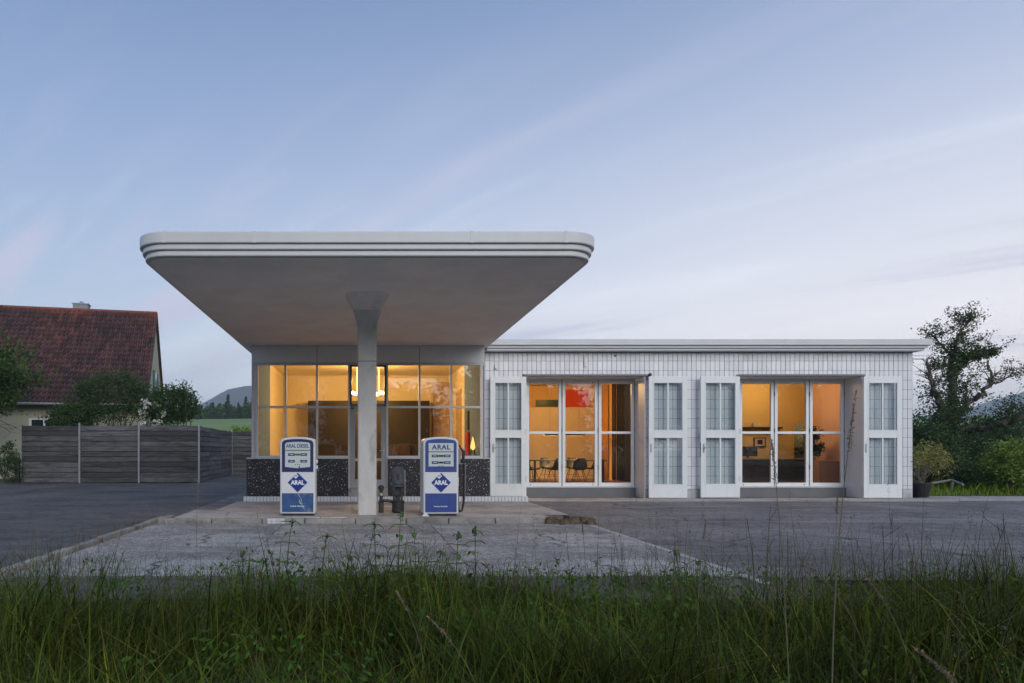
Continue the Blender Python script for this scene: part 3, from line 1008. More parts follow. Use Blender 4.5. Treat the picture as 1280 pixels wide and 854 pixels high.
# ------------------------------------------------------------------ rooms of the wing
FZ = .28
RWALL = mat('cream_plaster', (.72, .60, .42), .85, .04, 2)
PINKW = mat('apricot_plaster', (.74, .47, .32), .85, .04, 2)
OCHR = mat('mustard_plaster', (.62, .45, .17), .85, .05, 2)
PX1 = 8.80
MB().box(WX0, WX1 - .02, BY + .14, 24.8, FZ - .1, FZ).build('floor', WOODF, wing)
MB().box(WX0, WX1 - .02, WY + .755, 24.8, 3.78, 3.82).build('ceiling', RWALL, wing)
MB().box(WX0 + .001, 5.0, 24.0, 24.1, FZ, 3.779).box(5.0, PX1 - .001, 24.0, 24.1, FZ, 2.955).build('inner_wall', RWALL, wing)
MB().box(5.0, PX1 - .001, 24.35, 24.45, FZ, 3.779).build('inner_wall', ORANGEW, wing)
MB().box(WX0 + .001, WX0 + .06, BY + .14, 24.0, FZ, 3.779).build('inner_wall', RWALL, wing)
MB().box(PX1, PX1 + .08, BY + .14, 24.45, FZ, 3.779).build('partition', ORANGEW, wing)
MB().box(PX1 + .081, WX1 - .021, 21.9, 22.0, FZ, 3.779).build('inner_wall', OCHR, wing)
MB().box(WX1 - .14, WX1 - .021, BY + .14, 21.899, FZ, 3.779).build('inner_wall', PINKW, wing)


def curtain(name, x, y0, y1, z0, z1, m, label, waves=7, amp=.05):
    mb = MB(); n = waves * 6
    V = []
    for i in range(n + 1):
        yy = y0 + (y1 - y0) * i / n
        xx = x - amp * (1 + math.sin(i / n * waves * 2 * math.pi)) * .5
        V += [(xx, yy, z0), (xx + .004 * math.sin(i), yy, z1), ]
    Fc = [(2 * i, 2 * i + 2, 2 * i + 3, 2 * i + 1) for i in range(n)]
    mb.add(V, Fc)
    o = mb.build(name, m, smooth=True)
    so = o.modifiers.new('thickness', 'SOLIDIFY'); so.thickness = .008
    return tag(o, label, 'curtain')


curtain('curtain', PX1 - .02, 22.95, 23.9, FZ + .02, 3.7, mat('orange_linen', (.65, .30, .07), .9, .1, 10), 'orange pleated curtain hanging in the left garage bay room')
curtain('curtain', PX1 - .03, 20.9, 22.15, FZ + .02, 3.74, mat('black_brown_velvet', (.006, .005, .005), .9, .2, 10), 'dark brown curtain behind the right pane of the left garage bay', 9)
curtain('curtain', PX1 - .02, 22.3, 22.6, FZ + .02, 3.7, mat('dark_brown_linen', (.05, .025, .015), .9, .2, 10), 'narrow dark curtain between orange wall strips in the left garage bay', 3)
o = MB().box(PX(670, 24.3), PX(697.5, 24.3), 24.27, 24.34, PZ(508, 24.3), PZ(500, 24.3)).build('wall_panel', mat('bottle_green_glass', (.03, .075, .065), .2, .4, 3))
tag(o, 'long dark green panel high on the orange back wall', 'panel')
o = MB().box(PX(706, 24.3), PX(735, 24.3), 24.27, 24.34, PZ(509, 24.3) - .06, PZ(487, 24.3)).build('painting', mat('red_canvas', (.72, .075, .006), .7, .08, 3))
tag(o, 'square red painting high on the orange back wall', 'painting')
# linear pendant over the table
py_ = 21.6
pt = thing('pendant_lamp', (PX(705, py_), py_, 3.78), 'long thin black pendant bar lamp hanging over the table', 'lamp')
x0, x1, zz = PX(680, py_), PX(731, py_), PZ(544, py_)
MB().box(x0, x1, py_ - .03, py_ + .03, zz + .02, zz + .06).box(x0, x1, py_ - .034, py_ - .0301, zz - .012, zz + .06).box(x0, x1, py_ + .0301, py_ + .034, zz - .012, zz + .06).build('bar', BLACK, pt)
for xx in (x0 + .2, x1 - .2):
    MB().tube([(xx, py_, zz + .06), (xx, py_, 3.78)], .003, 5).build('wire', BLACK, pt)
MB().box(x0 + .03, x1 - .03, py_ - .022, py_ + .022, zz + .012, zz + .019).build('diffuser', emit('pendant_glow', (1.0, .66, .34), 6), pt)
ad_ = bpy.data.lights.new('pendant_light', 'AREA'); ad_.shape = 'RECTANGLE'; ad_.size = x1 - x0; ad_.size_y = .05; ad_.energy = 60; ad_.color = (1, .60, .27)
ao = bpy.data.objects.new('pendant_light', ad_); link(ao, pt, ((x0 + x1) / 2, py_, zz + .008))


def ceiling_lamp(x, y, energy, col, label):
    t = thing('ceiling_lamp', (x, y, 3.78), label, 'lamp')
    MB().lathe([(.15, 0), (.17, -.03), (.15, -.06)], (x, y, 3.775), 20).build('rim', WHITE, t, True)
    MB().lathe([(.12, -.061), (.14, -.062), (.12, -.075), (.01, -.08)], (x, y, 3.775), 20).build('diffuser', emit('ceiling_glow', (1, .6, .28), 6), t, True)
    lamp_light('ceiling_light', (x, y, 3.45), energy, col, .15, t)


ceiling_lamp(6.6, 21.3, 100, (1.0, .58, .22), 'round ceiling lamp inside above the dining table')
ceiling_lamp(7.7, 20.9, 8, (1.0, .45, .10), 'round ceiling lamp close to the dark curtains')
ceiling_lamp(13.2, 20.5, 46, (1.0, .63, .30), 'round ceiling lamp in the office bay')
# dining table and chairs
ty = 21.6
tb = thing('dining_table', (PX(705, ty), ty, FZ), 'long dark dining table behind the glass of the left garage bay', 'table')
tz = FZ + .735
tx0, tx1 = 5.55, 8.05
MB().box(tx0, tx1, ty - .42, ty + .42, tz - .03, tz).build('tabletop', BLACK, tb, bevel=.004)
for xx in (tx0 + .12, tx1 - .12):
    for yy in (ty - .36, ty + .36):
        MB().box(xx - .03, xx + .03, yy - .03, yy + .03, FZ, tz - .031).build('leg', BLACK, tb)
SHELL = mat('dark_green_shell', (.014, .017, .017), .45, .1, 6)


def chair(x, y, rz, label):
    t = thing('shell_chair', (0, 0, 0), label, 'chair', 'shell chairs at the dining table')
    V, Fc = [], []
    prof = [(-.22, .43), (-.18, .45), (-.05, .43), (.10, .425), (.19, .46), (.235, .58), (.26, .70), (.275, .80)]
    nu = 8
    for i, (yy, z) in enumerate(prof):
        hw = (.20, .225, .235, .235, .225, .215, .195, .13)[i]
        for k in range(nu + 1):
            u = -1 + 2 * k / nu
            lift = .055 * abs(u) ** 3 if i < 5 else 0
            fwd = -.075 * abs(u) ** 2 if i >= 4 else 0
            V.append((hw * u, yy + fwd, z + lift))
    for i in range(len(prof) - 1):
        for k in range(nu):
            a = i * (nu + 1) + k
            Fc.append((a, a + 1, a + nu + 2, a + nu + 1))
    o = MB().add(V, Fc).build('shell', SHELL, t, True)
    sm = o.modifiers.new('thickness', 'SOLIDIFY'); sm.thickness = .012
    for sx in (-1, 1):
        for sy in (-1, 1):
            MB().tube([(sx * .10, sy * .09, .425), (sx * .22, sy * .21, .0)], [.011, .008], 6).build('leg', BLACK, t, True)
    MB().tube([(-.16, -.15, .21), (.16, .15, .21)], .005, 5).tube([(.16, -.15, .21), (-.16, .15, .21)], .005, 5).build('brace', BLACK, t)
    t.location = (x, y, FZ); t.rotation_euler = (0, 0, rz)


chair(PX(664, 21.0), 21.0, R(105), 'dark shell chair at the left end of the dining table')
chair(PX(694, 20.85), 20.85, R(205), 'dark shell chair second from the left along the dining table')
chair(PX(724, 20.8), 20.8, R(172), 'dark shell chair in the middle glass panel, seen from behind')
chair(PX(743, 21.4), 21.4, R(200), 'dark shell chair at the right end of the dining table')
chair(PX(684, 22.3), 22.3, R(10), 'dark shell chair on the far side of the dining table, left')
chair(PX(716, 22.3), 22.3, R(-8), 'dark shell chair on the far side of the dining table, right')
# office bay
dy_ = 21.1
dk = thing('office_desk', (13.3, dy_, FZ), 'dark office desk with oak top in the right garage bay', 'desk')
MB().box(12.2, 14.5, dy_ - .35, dy_ + .4, 1.045, 1.082).build('desktop', mat('oak_top', (.42, .24, .11), .45, .15, 3, stretch=(1, 6, 6)), dk, bevel=.004)
for i in range(5):
    a = 12.25 + i * .45
    MB().box(a, a + .44, dy_ - .30, dy_ + .35, FZ + .06, 1.04).build('drawer_front', mat('plum_black_lacquer', (.030, .022, .026), .4, .2, 4), dk, bevel=.004)
mo = thing('monitor', (PX(935, 21.1), 21.1, 1.083), 'black computer monitor on the office desk', 'monitor')
mx = PX(935, 21.1)
MB().box(mx - .30, mx + .29, 21.06, 21.10, 1.14, 1.47).build('screen', BLACK, mo, bevel=.006)
MB().box(mx - .03, mx + .03, 21.1, 21.14, 1.09, 1.3).box(mx - .12, mx + .12, 21.0, 21.2, 1.083, 1.095).build('stand', BLACK, mo)
pc = thing('framed_picture', (PX(949.5, 21.88), 21.89, 1.5), 'small framed print on the mustard wall behind the desk', 'picture')
a, b, c_, d_ = PX(942, 21.88), PX(957, 21.88), PZ(559, 21.88), PZ(547, 21.88)
MB().box(a, b, 21.86, 21.895, c_, d_).build('frame', DKWOOD, pc)
MB().box(a + .03, b - .03, 21.856, 21.859, c_ + .03, d_ - .03).build('mat_board', mat('cream_board', (.5, .42, .3), .8), pc)
MB().box(a + .12, b - .12, 21.852, 21.855, c_ + .10, d_ - .08).build('print', BLACK, pc)
o = MB().box(PX(922, 21.8), PX(976, 21.8), 21.7, 21.895, PZ(536, 21.8), PZ(534, 21.8)).build('wall_shelf', DKWOOD)
tag(o, 'long thin dark shelf on the mustard wall above the desk', 'shelf')
for i, (px_, hh, cc) in enumerate(((928, .10, (.5, .45, .35)), (941, .14, (.25, .2, .15)), (967, .08, (.08, .07, .06)))):
    o = MB().lathe([(.035, 0), (.04, .03), (.03, hh * .7), (.018, hh)], (PX(px_, 21.78), 21.78, PZ(534, 21.8) + .002), 12).build('jar', mat('jar_glaze%d' % i, cc, .4), smooth=True)
    tag(o, ('pale jar at the left of the thin wall shelf', 'brown jar in the middle of the thin wall shelf', 'small black jar at the right of the thin wall shelf')[i], 'jar')
curtain('curtain', 14.62, 21.25, 21.7, 1.0, 2.25, mat('pale_green_linen', (.22, .27, .22), .9, .1, 10), 'pale green curtain strip in the office bay', 4)
shrub('desk_plant', 'small dark potted plant on the office desk', 'plant', (PX(998, 21.0), 21.0, 1.083), (PX(998, 21.0), 21.0, 1.30), (.10, .10, .14), 12, 14, .07, LEAF_D, 61, 4, sr=.006)
shrub('floor_plant', 'tall dark leafy plant before the apricot wall of the office', 'plant', (14.45, 20.6, FZ), (14.45, 20.6, 1.55), (.22, .22, .5), 26, 16, .14, LEAF_D, 62, 5, sr=.01)
cb_ = thing('side_cabinet', (14.5, 20.0, FZ), 'light wood side cabinet at the right of the office bay', 'cabinet')
MB().box(14.05, 15.05, 19.75, 20.2, FZ + .04, 1.02).build('carcass', mat('beech', (.50, .30, .16), .5, .12, 3, stretch=(1, 1, 5)), cb_, bevel=.005)
MB().box(14.06, 14.54, 19.73, 19.748, FZ + .07, .99).build('cabinet_door', _m['beech'], cb_)
MB().box(14.56, 15.04, 19.73, 19.748, FZ + .07, .99).build('cabinet_door', _m['beech'], cb_)

# ------------------------------------------------------------------ fuel pumps
PWHITE = mat('pump_enamel', (.72, .73, .75), .35, .05, 5, stain=(.45, .42, .38), sscale=5, slo=.66, shi=.8)
PBLUE = mat('pump_blue', (.026, .062, .27), .45, .2, 7, stain=(.05, .08, .22), sscale=4, slo=.5, shi=.75)
PBLUE_W = mat('pump_blue_weathered', (.028, .085, .24), .5, .3, 6, stain=(.16, .19, .22), sscale=5, slo=.56, shi=.70)
PNAVY = mat('pump_navy', (.016, .026, .12), .4, .15, 5)
DISPL = mat('display_enamel', (.58, .64, .65), .35, .04, 5, stain=(.42, .46, .45), sscale=6, slo=.6, shi=.8)
LOGOB = mat('logo_blue', (.012, .035, .26), .35, .05, 5)
PRINTW = mat('print_white', (.78, .79, .82), .5, .03, 5)
RUST = mat('rusty_base', (.06, .045, .038), .9, .5, 14, .4, 40)


def arch(w, h, r, rise, z0, n=7):
    """front outline: straight sides, rounded shoulders, slightly arched top; counter-clockwise from the front"""
    p = [(-w, z0), (w, z0)]
    cxr, czr = w - r, h - rise - r
    for k in range(n + 1):
        a = R(80 * k / n)
        p.append((cxr + r * math.cos(a), czr + r * math.sin(a)))
    top = []
    xs0 = p[-1][0]; zs0 = p[-1][1]
    for k in range(1, 8):
        u = k / 8
        x_ = xs0 * (1 - 2 * u)
        top.append((x_, zs0 + (h - zs0) * (1 - (2 * u - 1) ** 2)))
    p += top
    for k in range(n + 1):
        a = R(100 + 80 * k / n)
        p.append((-cxr + r * math.cos(a), czr + r * math.sin(a)))
    return p


def pump(name, label, loc, rz, diesel):
    t = thing(name, (0, 0, 0), label, 'fuel pump', 'fuel pumps on the island')
    H_, W_ = 1.495, .335
    D0, D1 = -.20, .24
    MB().box(-.30, .30, D0 + .04, D1 - .03, 0, .045).build('base', RUST, t)
    MB().prism_y(arch(W_, H_, .10, .022, .04), D0, D1).build('body', PWHITE, t, True, bevel=.022)
    f = D0 - .002
    zlo, zw0, zw1 = .075, .43, .83
    up = [(x, z) for x, z in arch(W_ - .038, H_ - .040, .075, .02, zw1)]
    nv = MB().prism_y(up, f - .006, f + .004).build('head_panel', PNAVY if diesel else PBLUE, t)
    MB().box(-W_ + .038, W_ - .038, f - .004, f + .004, zw0, zw1 - .001).build('logo_panel', PWHITE, t)
    lp = MB().box(-W_ + .038, W_ - .038, f - .007, f + .004, zlo, zw0 - .001).build('lower_panel', PBLUE_W if diesel else PBLUE, t)
    # display window
    wz0, wz1 = (.905, 1.40) if diesel else (.935, 1.375)
    hw = .238
    dp = MB().prism_y(arch(hw, wz1, .05, .012, wz0 + .02) if diesel else [(-hw, wz0), (hw, wz0), (hw, wz1), (-hw, wz1)], f - .016, f - .0065).build('display', DISPL, t, bevel=.004)
    if diesel:
        MB().prism_y([(-hw + .01, wz0 + .02), (0, wz0 - .004), (hw - .01, wz0 + .02)], f - .0155, f - .0066).build('display_chin', DISPL, dp)
    zb = wz1 - .155
    MB().box(-hw + .002, hw - .002, f - .03, f - .0165, zb - .010, zb + .004).build('ledge', mat('ledge_green_grey', (.22, .26, .22), .5, .2, 9), dp)
    NB = mat('counter_navy', (.02, .05, .14), .4, .2, 9)
    for r_ in range(2):
        zz = zb - .085 - r_ * .125
        for s in (-1, 1):
            MB().box(s * .115 - .062, s * .115 + .062, f - .021, f - .0165, zz - .024, zz + .024).build('counter_plate', NB, dp)
            MB().box(s * .115 - .035, s * .115 + .035, f - .0225, f - .0212, zz - .006, zz + .006).build('counter_digits', DISPL, dp)
        MB().box(-.046, .046, f - .021, f - .0165, zz - .017, zz + .017).build('counter_window', mat('counter_brown', (.14, .10, .07), .4) if (diesel and r_ == 0) else (DISPL if diesel else BLACK), dp)
    for i in range(3):
        MB().box(-.045 + i * .04, -.033 + i * .04, f - .0195, f - .0166, zb - .285, zb - .265).build('mark', BLACK, dp)
    if diesel:
        MB().tube([(.035, f - .035, zb - .32), (.035, f - .016, zb - .32)], .014, 8).build('knob', BLACK, dp)
    tx = text_mesh('ARAL DIESEL' if diesel else 'ARAL', .098 if diesel else .125, 'lettering', mat('header_blue', (.04, .07, .24), .5), dp, (0, 0, 0), .002 if diesel else .004, 1.0 if diesel else 1.12, .78 if diesel else 1.05)
    tx.location = Vector((0, f - .0185, (zb + wz1) / 2 - .002)) - wloc(dp)
    # diamond mark
    cz_ = .632; q = .185
    dm = MB().prism_y([(-q, cz_), (0, cz_ - q), (q, cz_), (0, cz_ + q)], f - .010, f - .0045).build('emblem', LOGOB, t)
    tx = text_mesh('ARAL', .112, 'lettering', PRINTW, dm, (0, 0, 0), .006, 1.02, .90)
    tx.location = Vector((0, f - .0125, cz_ - .004)) - wloc(dm)
    ex, ez, q2 = -.035, cz_ + .125, .055
    MB().prism_y([(ex - q2, ez), (ex, ez - q2), (ex + q2, ez), (ex, ez + q2)], f - .0125, f - .0102).build('small_emblem', PRINTW, dm)
    MB().prism_y([(ex - .036, ez + .006), (ex - .022, ez - .008), (ex + .022, ez - .008), (ex + .036, ez + .006), (ex, ez + .016)], f - .0138, f - .0126).build('small_emblem_mark', mat('emblem_grey_green', (.12, .20, .16), .5), dm)
    # a line of print too small to read
    pr = MB(); x_ = -.135
    for wlen in (8, 9):
        for i in range(wlen):
            hgt = .022 if i == 0 or rnd.random() < .2 else .015
            pr.box(x_, x_ + .0105, f - .0095, f - .0072, .175, .175 + hgt)
            x_ += .0145
        x_ += .014
    pr.build('small_print', PRINTW, lp)
    if diesel:
        sc_ = MB()
        for x0_, z0_, x1_, z1_ in ((.0, .425, .07, .32), (.07, .32, .075, .26), (.02, .27, .09, .20), (.05, .25, .10, .23), (.03, .31, .07, .22), (.08, .20, .14, .10)):
            dx_, dz_ = x1_ - x0_, z1_ - z0_
            ln = math.hypot(dx_, dz_); nx_, nz_ = -dz_ / ln * .006, dx_ / ln * .006
            sc_.prism_y([(x0_ - nx_, z0_ - nz_), (x1_ - nx_ * .3, z1_ - nz_ * .3), (x1_ + nx_ * .3, z1_ + nz_ * .3), (x0_ + nx_, z0_ + nz_)], f - .0088 - rnd.uniform(0, .001), f - .0073)
        sc_.build('scratch', mat('scratched_primer', (.50, .50, .47), .7), lp)
    # back panel: mirrored in the glazing behind
    MB().prism_y(arch(W_ - .05, H_ - .05, .07, .02, .12), D1 + .002, D1 + .008).build('back_panel', mat('maroon_back', (.03, .012, .018), .5) if True else None, t)
    if diesel:
        for zz in (.88, .99):
            MB().box(W_, W_ + .035, -.05, .02, zz, zz + .07).build('hose_bracket', PWHITE, t, bevel=.008)
    else:
        MB().box(W_, W_ + .06, -.10, .06, .98, 1.28).build('nozzle_housing', mat('grey_housing', (.22, .22, .21), .5), t, bevel=.02)
        nzl = MB().tube([(W_ + .045, -.02, 1.34), (W_ + .09, -.03, 1.27), (W_ + .135, -.03, 1.20), (W_ + .12, -.03, 1.06), (W_ + .085, -.03, 1.0)], [.014, .02, .034, .026, .015], 10)
        nzl.box(W_ + .10, W_ + .15, -.05, -.01, 1.14, 1.24).build('nozzle', BLACK, t, True)
        pts = [(W_ + .13, -.02, 1.02), (W_ + .145, 0, .8), (W_ + .14, .02, .5), (W_ + .14, .03, .22), (W_ + .11, .03, .08), (W_ + .06, .03, .06), (W_ + .035, .02, .16), (W_ + .03, 0, .5), (W_ + .04, -.02, .72), (W_ + .07, -.02, .86), (W_ + .06, 0, .97)]
        dense = []
        for i in range(len(pts) - 1):
            for u in (0, .33, .66): dense.append(Vector(pts[i]).lerp(Vector(pts[i + 1]), u))
        MB().tube(dense, .021, 8).build('hose', RUBBER, t, True)
        MB().tube([(W_ + .02, -.06, .98), (W_ + .16, -.06, .99), (W_ + .155, -.06, .3)], .006, 6).build('hose_guide', CHROME, t, True)
        MB().box(W_ - .02, W_ + .03, -.06, .02, .55, .72).build('hose_clip', PWHITE, t)
        MB().prism_y([(-.36, .0), (-.22, .0), (-.30, .09)], -.205, -.19).build('bent_corner', PWHITE, t)
    t.location = loc; t.rotation_euler = (0, 0, rz)
    return t


pump('fuel_pump', 'weathered blue and white diesel pump with scratched lower panel, left of the column', (PX(372, 12.1), 12.1 + .2, .100), R(.5), True)
pump('fuel_pump', 'cleaner blue and white fuel pump with black hose, right of the column', (PX(550.5, 12.05), 12.05 + .2, .100), R(3.0), False)

# old air compressor stand
ac = thing('air_pump', (PX(497.5, 12.7), 12.7, .098), 'old black cast iron air pump standing between column and right fuel pump', 'air pump')
cx_, cy2 = PX(497.5, 12.7), 12.7
IRON = mat('cast_iron', (.035, .034, .036), .55, .4, 9, .3, 40, stain=(.09, .075, .06), sscale=6, slo=.55, shi=.7)
IRONG = mat('grey_drum_paint', (.10, .11, .135), .45, .3, 7, .1, 30)
MB().lathe([(.10, 0), (.118, .01), (.118, .20), (.126, .21), (.126, .235), (.105, .24)], (cx_, cy2, .11), 20).build('body', IRON, ac, True)
for zz in (.16, .22, .28):
    MB().lathe([(.119, 0), (.124, .004), (.124, .02), (.119, .024)], (cx_, cy2, zz), 20).build('rib', IRON, ac, True)
MB().box(cx_ - .10, cx_ - .06, cy2 - .08, cy2 + .08, .35, .62).box(cx_ + .05, cx_ + .09, cy2 - .08, cy2 + .08, .35, .62).box(cx_ - .05, cx_ + .04, cy2 - .02, cy2 + .06, .35, .62).tube([(cx_ - .03, cy2 - .06, .5), (cx_ - .03, cy2 - .10, .5)], .05, 12).build('bracket', IRON, ac)
MB().lathe([(.13, 0), (.135, .01), (.135, .035), (.10, .04), (.10, .05), (.125, .06), (.125, .28), (.13, .285), (.13, .31), (.115, .32), (.118, .36), (.09, .385), (.02, .39)], (cx_, cy2, .62), 24).build('drum', IRONG, ac, True)
MB().box(cx_ - .03, cx_ + .02, cy2 - .135, cy2 - .12, .76, .88).build('label_plate', BLACK, ac)
MB().tube([(cx_ + .135, cy2 - .02, .42), (cx_ + .135, cy2 - .02, .95)], .012, 8).build('pipe', mat('pale_pipe', (.4, .38, .34), .5), ac, True)
MB().tube([(cx_ - .1, cy2, .32), (cx_ - .18, cy2 - .02, .34), (cx_ - .33, cy2 - .02, .35)], [.035, .03, .025], 8).build('pipe', IRON, ac, True)
MB().lathe([(.01, 0), (.04, .02), (.045, .05), (.03, .09), (.01, .10)], (cx_ - .10, cy2, 1.0), 12).tube([(cx_ - .10, cy2, .95), (cx_ - .10, cy2, 1.02)], .01, 6).build('valve', BLACK, ac, True)
hp = thing('hydrant_post', (PX(475.5, 12.7), 12.75, .098), 'short black iron post tight against the right side of the column', 'post')
hx = PX(476.5, 12.75)
MB().lathe([(.05, 0), (.05, .24), (.035, .26), (.035, .44), (.055, .46), (.055, .52), (.03, .55)], (hx, 12.75, .098), 14).build('post', IRON, hp, True)
MB().tube([(hx, 12.69, .47), (hx, 12.62, .47)], .03, 10).build('coupling', mat('pale_brass', (.45, .42, .36), .45), hp)
# rubble at the right end of the island
g = np.random.default_rng(5)
rb = MB()
RUB = mat('rubble', (.11, .08, .052), .95, .7, 14, .5, 40)
for k in range(46):
    t_ = g.uniform(0, 1)
    x = PX(690 + 55 * t_, 11.5); y = 11.5 + g.normal(0, .10) + .1; s = g.uniform(.02, .115) * (1.2 - .5 * abs(t_ - .6))
    ang = g.uniform(0, 6.28); z0 = 0.0
    V = []
    for dz_ in (0, 1):
        for q in range(5):
            a = ang + q * 1.2566 + g.uniform(-.3, .3); rr = s * g.uniform(.6, 1.1) * (1 - .3 * dz_)
            V.append((x + rr * 1.4 * math.cos(a), y + rr * math.sin(a), z0 + dz_ * s * g.uniform(.6, 1.3)))
    rb.add(V, [(4, 3, 2, 1, 0), (5, 6, 7, 8, 9)] + [(i, (i + 1) % 5, 5 + (i + 1) % 5, 5 + i) for i in range(5)])
tag(rb.build('rubble', RUB), 'brown broken rubble and dead leaves at the right end of the pump island', 'rubble', kind='stuff')

# ------------------------------------------------------------------ plank fence
FEN = mat('weathered_planks', (.088, .086, .09), .9, .5, 5, .6, 60, rand=.42, stain=(.026, .025, .028), sscale=2.2, slo=.5, shi=.7, stretch=(.5, 3, 3))
POST = mat('galvanised_post', (.27, .29, .32), .5, .15, 6, metal=.3)
fc = thing('plank_fence', (-10.4, 26.1, 0), 'tall weathered dark grey plank fence with steel posts beside the yard', 'fence')
FH = 2.36
pm = {}


def plank(L_, h, p0, ang):
    key = round(L_, 2)
    if key not in pm:
        V, Fc = [], []
        n = 5
        for i in range(n + 1):
            x_ = -L_ / 2 + L_ * i / n
            dz_ = rnd.uniform(-.008, .008)
            for yy, z in ((-.014, dz_ + .004), (-.014, h + dz_ - .012), (.014, h + dz_), (.014, dz_)):
                V.append((x_, yy + rnd.uniform(-.003, .003), z))
        for i in range(n):
            for k in range(4):
                a, b = i * 4 + k, i * 4 + (k + 1) % 4
                Fc.append((a, b, b + 4, a + 4))
        Fc += [(3, 2, 1, 0), (n * 4, n * 4 + 1, n * 4 + 2, n * 4 + 3)]
        o = MB().add(V, [tuple(reversed(q)) for q in Fc]).build('plank', FEN, fc, origin=(0, 0, 0))
        pm[key] = o.data
    else:
        o = bpy.data.objects.new('plank', pm[key]); link(o, fc)
    o.location = Vector(p0) - wloc(fc)
    o.rotation_euler = (R(rnd.uniform(-4.5, .5)), R(rnd.uniform(-.35, .35)), ang)
    return o


corner = [(PX(27, 26.1), 26.1), (PX(100, 26.1), 26.1), (PX(174, 26.1), 26.1), (PX(249, 26.1), 26.1),
          (PX(262, 28.5), 28.5), (PX(276, 31.4), 31.4), (PX(290, 34.6), 34.6), (PX(318, 34.8), 34.8), (PX(345, 35), 35.0)]
for i, (x, y) in enumerate(corner):
    w = .035 if i else .03
    if i in (1, 2, 3, 6) or i > 6:
        MB().box(x - w, x + w, y - .07, y - .02, 0, FH + .10).build('post', POST, fc, bevel=.004)
    elif i == 0:
        MB().box(x - .03, x + .03, y + .03, y + .08, 0, FH + .06).build('post', POST, fc)
    if i + 1 < len(corner):
        x2, y2 = corner[i + 1]
        Ls = math.hypot(x2 - x, y2 - y); ang = math.atan2(y2 - y, x2 - x)
        nb_ = 11; hh = (FH - .04) / nb_
        cs, sn = math.cos(ang), math.sin(ang)
        bq = [(x - sn * .030, y + cs * .030 + .012), (x2 - sn * .030, y2 + cs * .030 + .012), (x2 - sn * .042, y2 + cs * .042 + .012), (x - sn * .042, y + cs * .042 + .012)]
        MB().prism_z(bq, .02, FH - .05).build('gap_shade_sheet', mat('painted_gap_shade', (.018, .018, .02), .95, .3, 6), fc)  # near-black sheet added behind the planks so the gaps look shaded
        for k in range(nb_):
            plank(Ls - .02 * (i < 3), hh * .965, ((x + x2) / 2, (y + y2) / 2 + .012 * (k % 2), .03 + k * hh + rnd.uniform(-.006, .006)), ang)
bn = thing('litter_bin', (PX(22.5, 26.0), 25.95, 0), 'black slim post box beside the left end of the plank fence', 'bin')
MB().box(PX(20, 26), PX(25.3, 26), 25.88, 26.02, 0, PZ(577, 26)).build('body', BLACK, bn, bevel=.01)
MB().box(PX(19.6, 26), PX(25.7, 26), 25.86, 26.04, PZ(577, 26) + .001, PZ(576, 26) + .01).build('lid', BLACK, bn)

# ------------------------------------------------------------------ house behind the fence
E = Vector((-10.45, 30.8, 0)); u_ = Vector((-.978, -.208, 0)); v_ = Vector((-.208, .978, 0))
EZ, RZ, HV, LEN = 3.53, 8.82, 4.51, 13.0
hs = thing('house', tuple(E + u_ * 6 + v_ * 4), 'cream house with steep dark red tiled roof behind the plank fence', 'house')
CREAM = mat('cream_render', (.46, .44, .335), .9, .06, 1.5, .1, 30)


def HP(u, v, z): return tuple(E + u_ * u + v_ * v + Vector((0, 0, z)))


ov = .45
mb = MB()
zw = EZ + .45
ovg = .10
A = [(ovg, ov), (LEN, ov), (LEN, 2 * HV - ov), (ovg, 2 * HV - ov)]
V = [HP(a, b, 0) for a, b in A] + [HP(a, b, EZ + .30) for a, b in A] + [HP(ovg, HV, RZ - .22), HP(LEN, HV, RZ - .22)]
mb.add(V, [(0, 1, 5, 4), (2, 3, 7, 6), (1, 2, 6, 9, 5), (3, 0, 4, 8, 7), (4, 5, 9, 8), (6, 7, 8, 9)])
mb.build('wall', CREAM, hs)
# roof boards with a real thickness
sl = math.hypot(HV, RZ - EZ)
RB = mat('roof_board', (.10, .06, .045), .8, .2, 5)
th = .14
mb = MB()
for s in (0, 1):
    e_ = (lambda u, k, d: HP(u, HV * k - (0 if k else .0), EZ + (RZ - EZ) * k - d)) if s == 0 else (lambda u, k, d: HP(u, 2 * HV - HV * k, EZ + (RZ - EZ) * k - d))
    q = [e_(0, 0, .02), e_(LEN, 0, .02), e_(LEN, 1, .02), e_(0, 1, .02), e_(0, 0, th), e_(LEN, 0, th), e_(LEN, 1, th), e_(0, 1, th)]
    mb.add(q, [(0, 1, 2, 3), (7, 6, 5, 4), (0, 3, 7, 4), (1, 0, 4, 5), (2, 1, 5, 6), (3, 2, 6, 7)])
roof = mb.build('roof', RB, hs)
RTILE = mat('red_pantile', (.072, .031, .030), .65, .3, 6, .15, 30, tint=True, stain=(.034, .020, .024), sscale=.7, slo=.42, shi=.66)
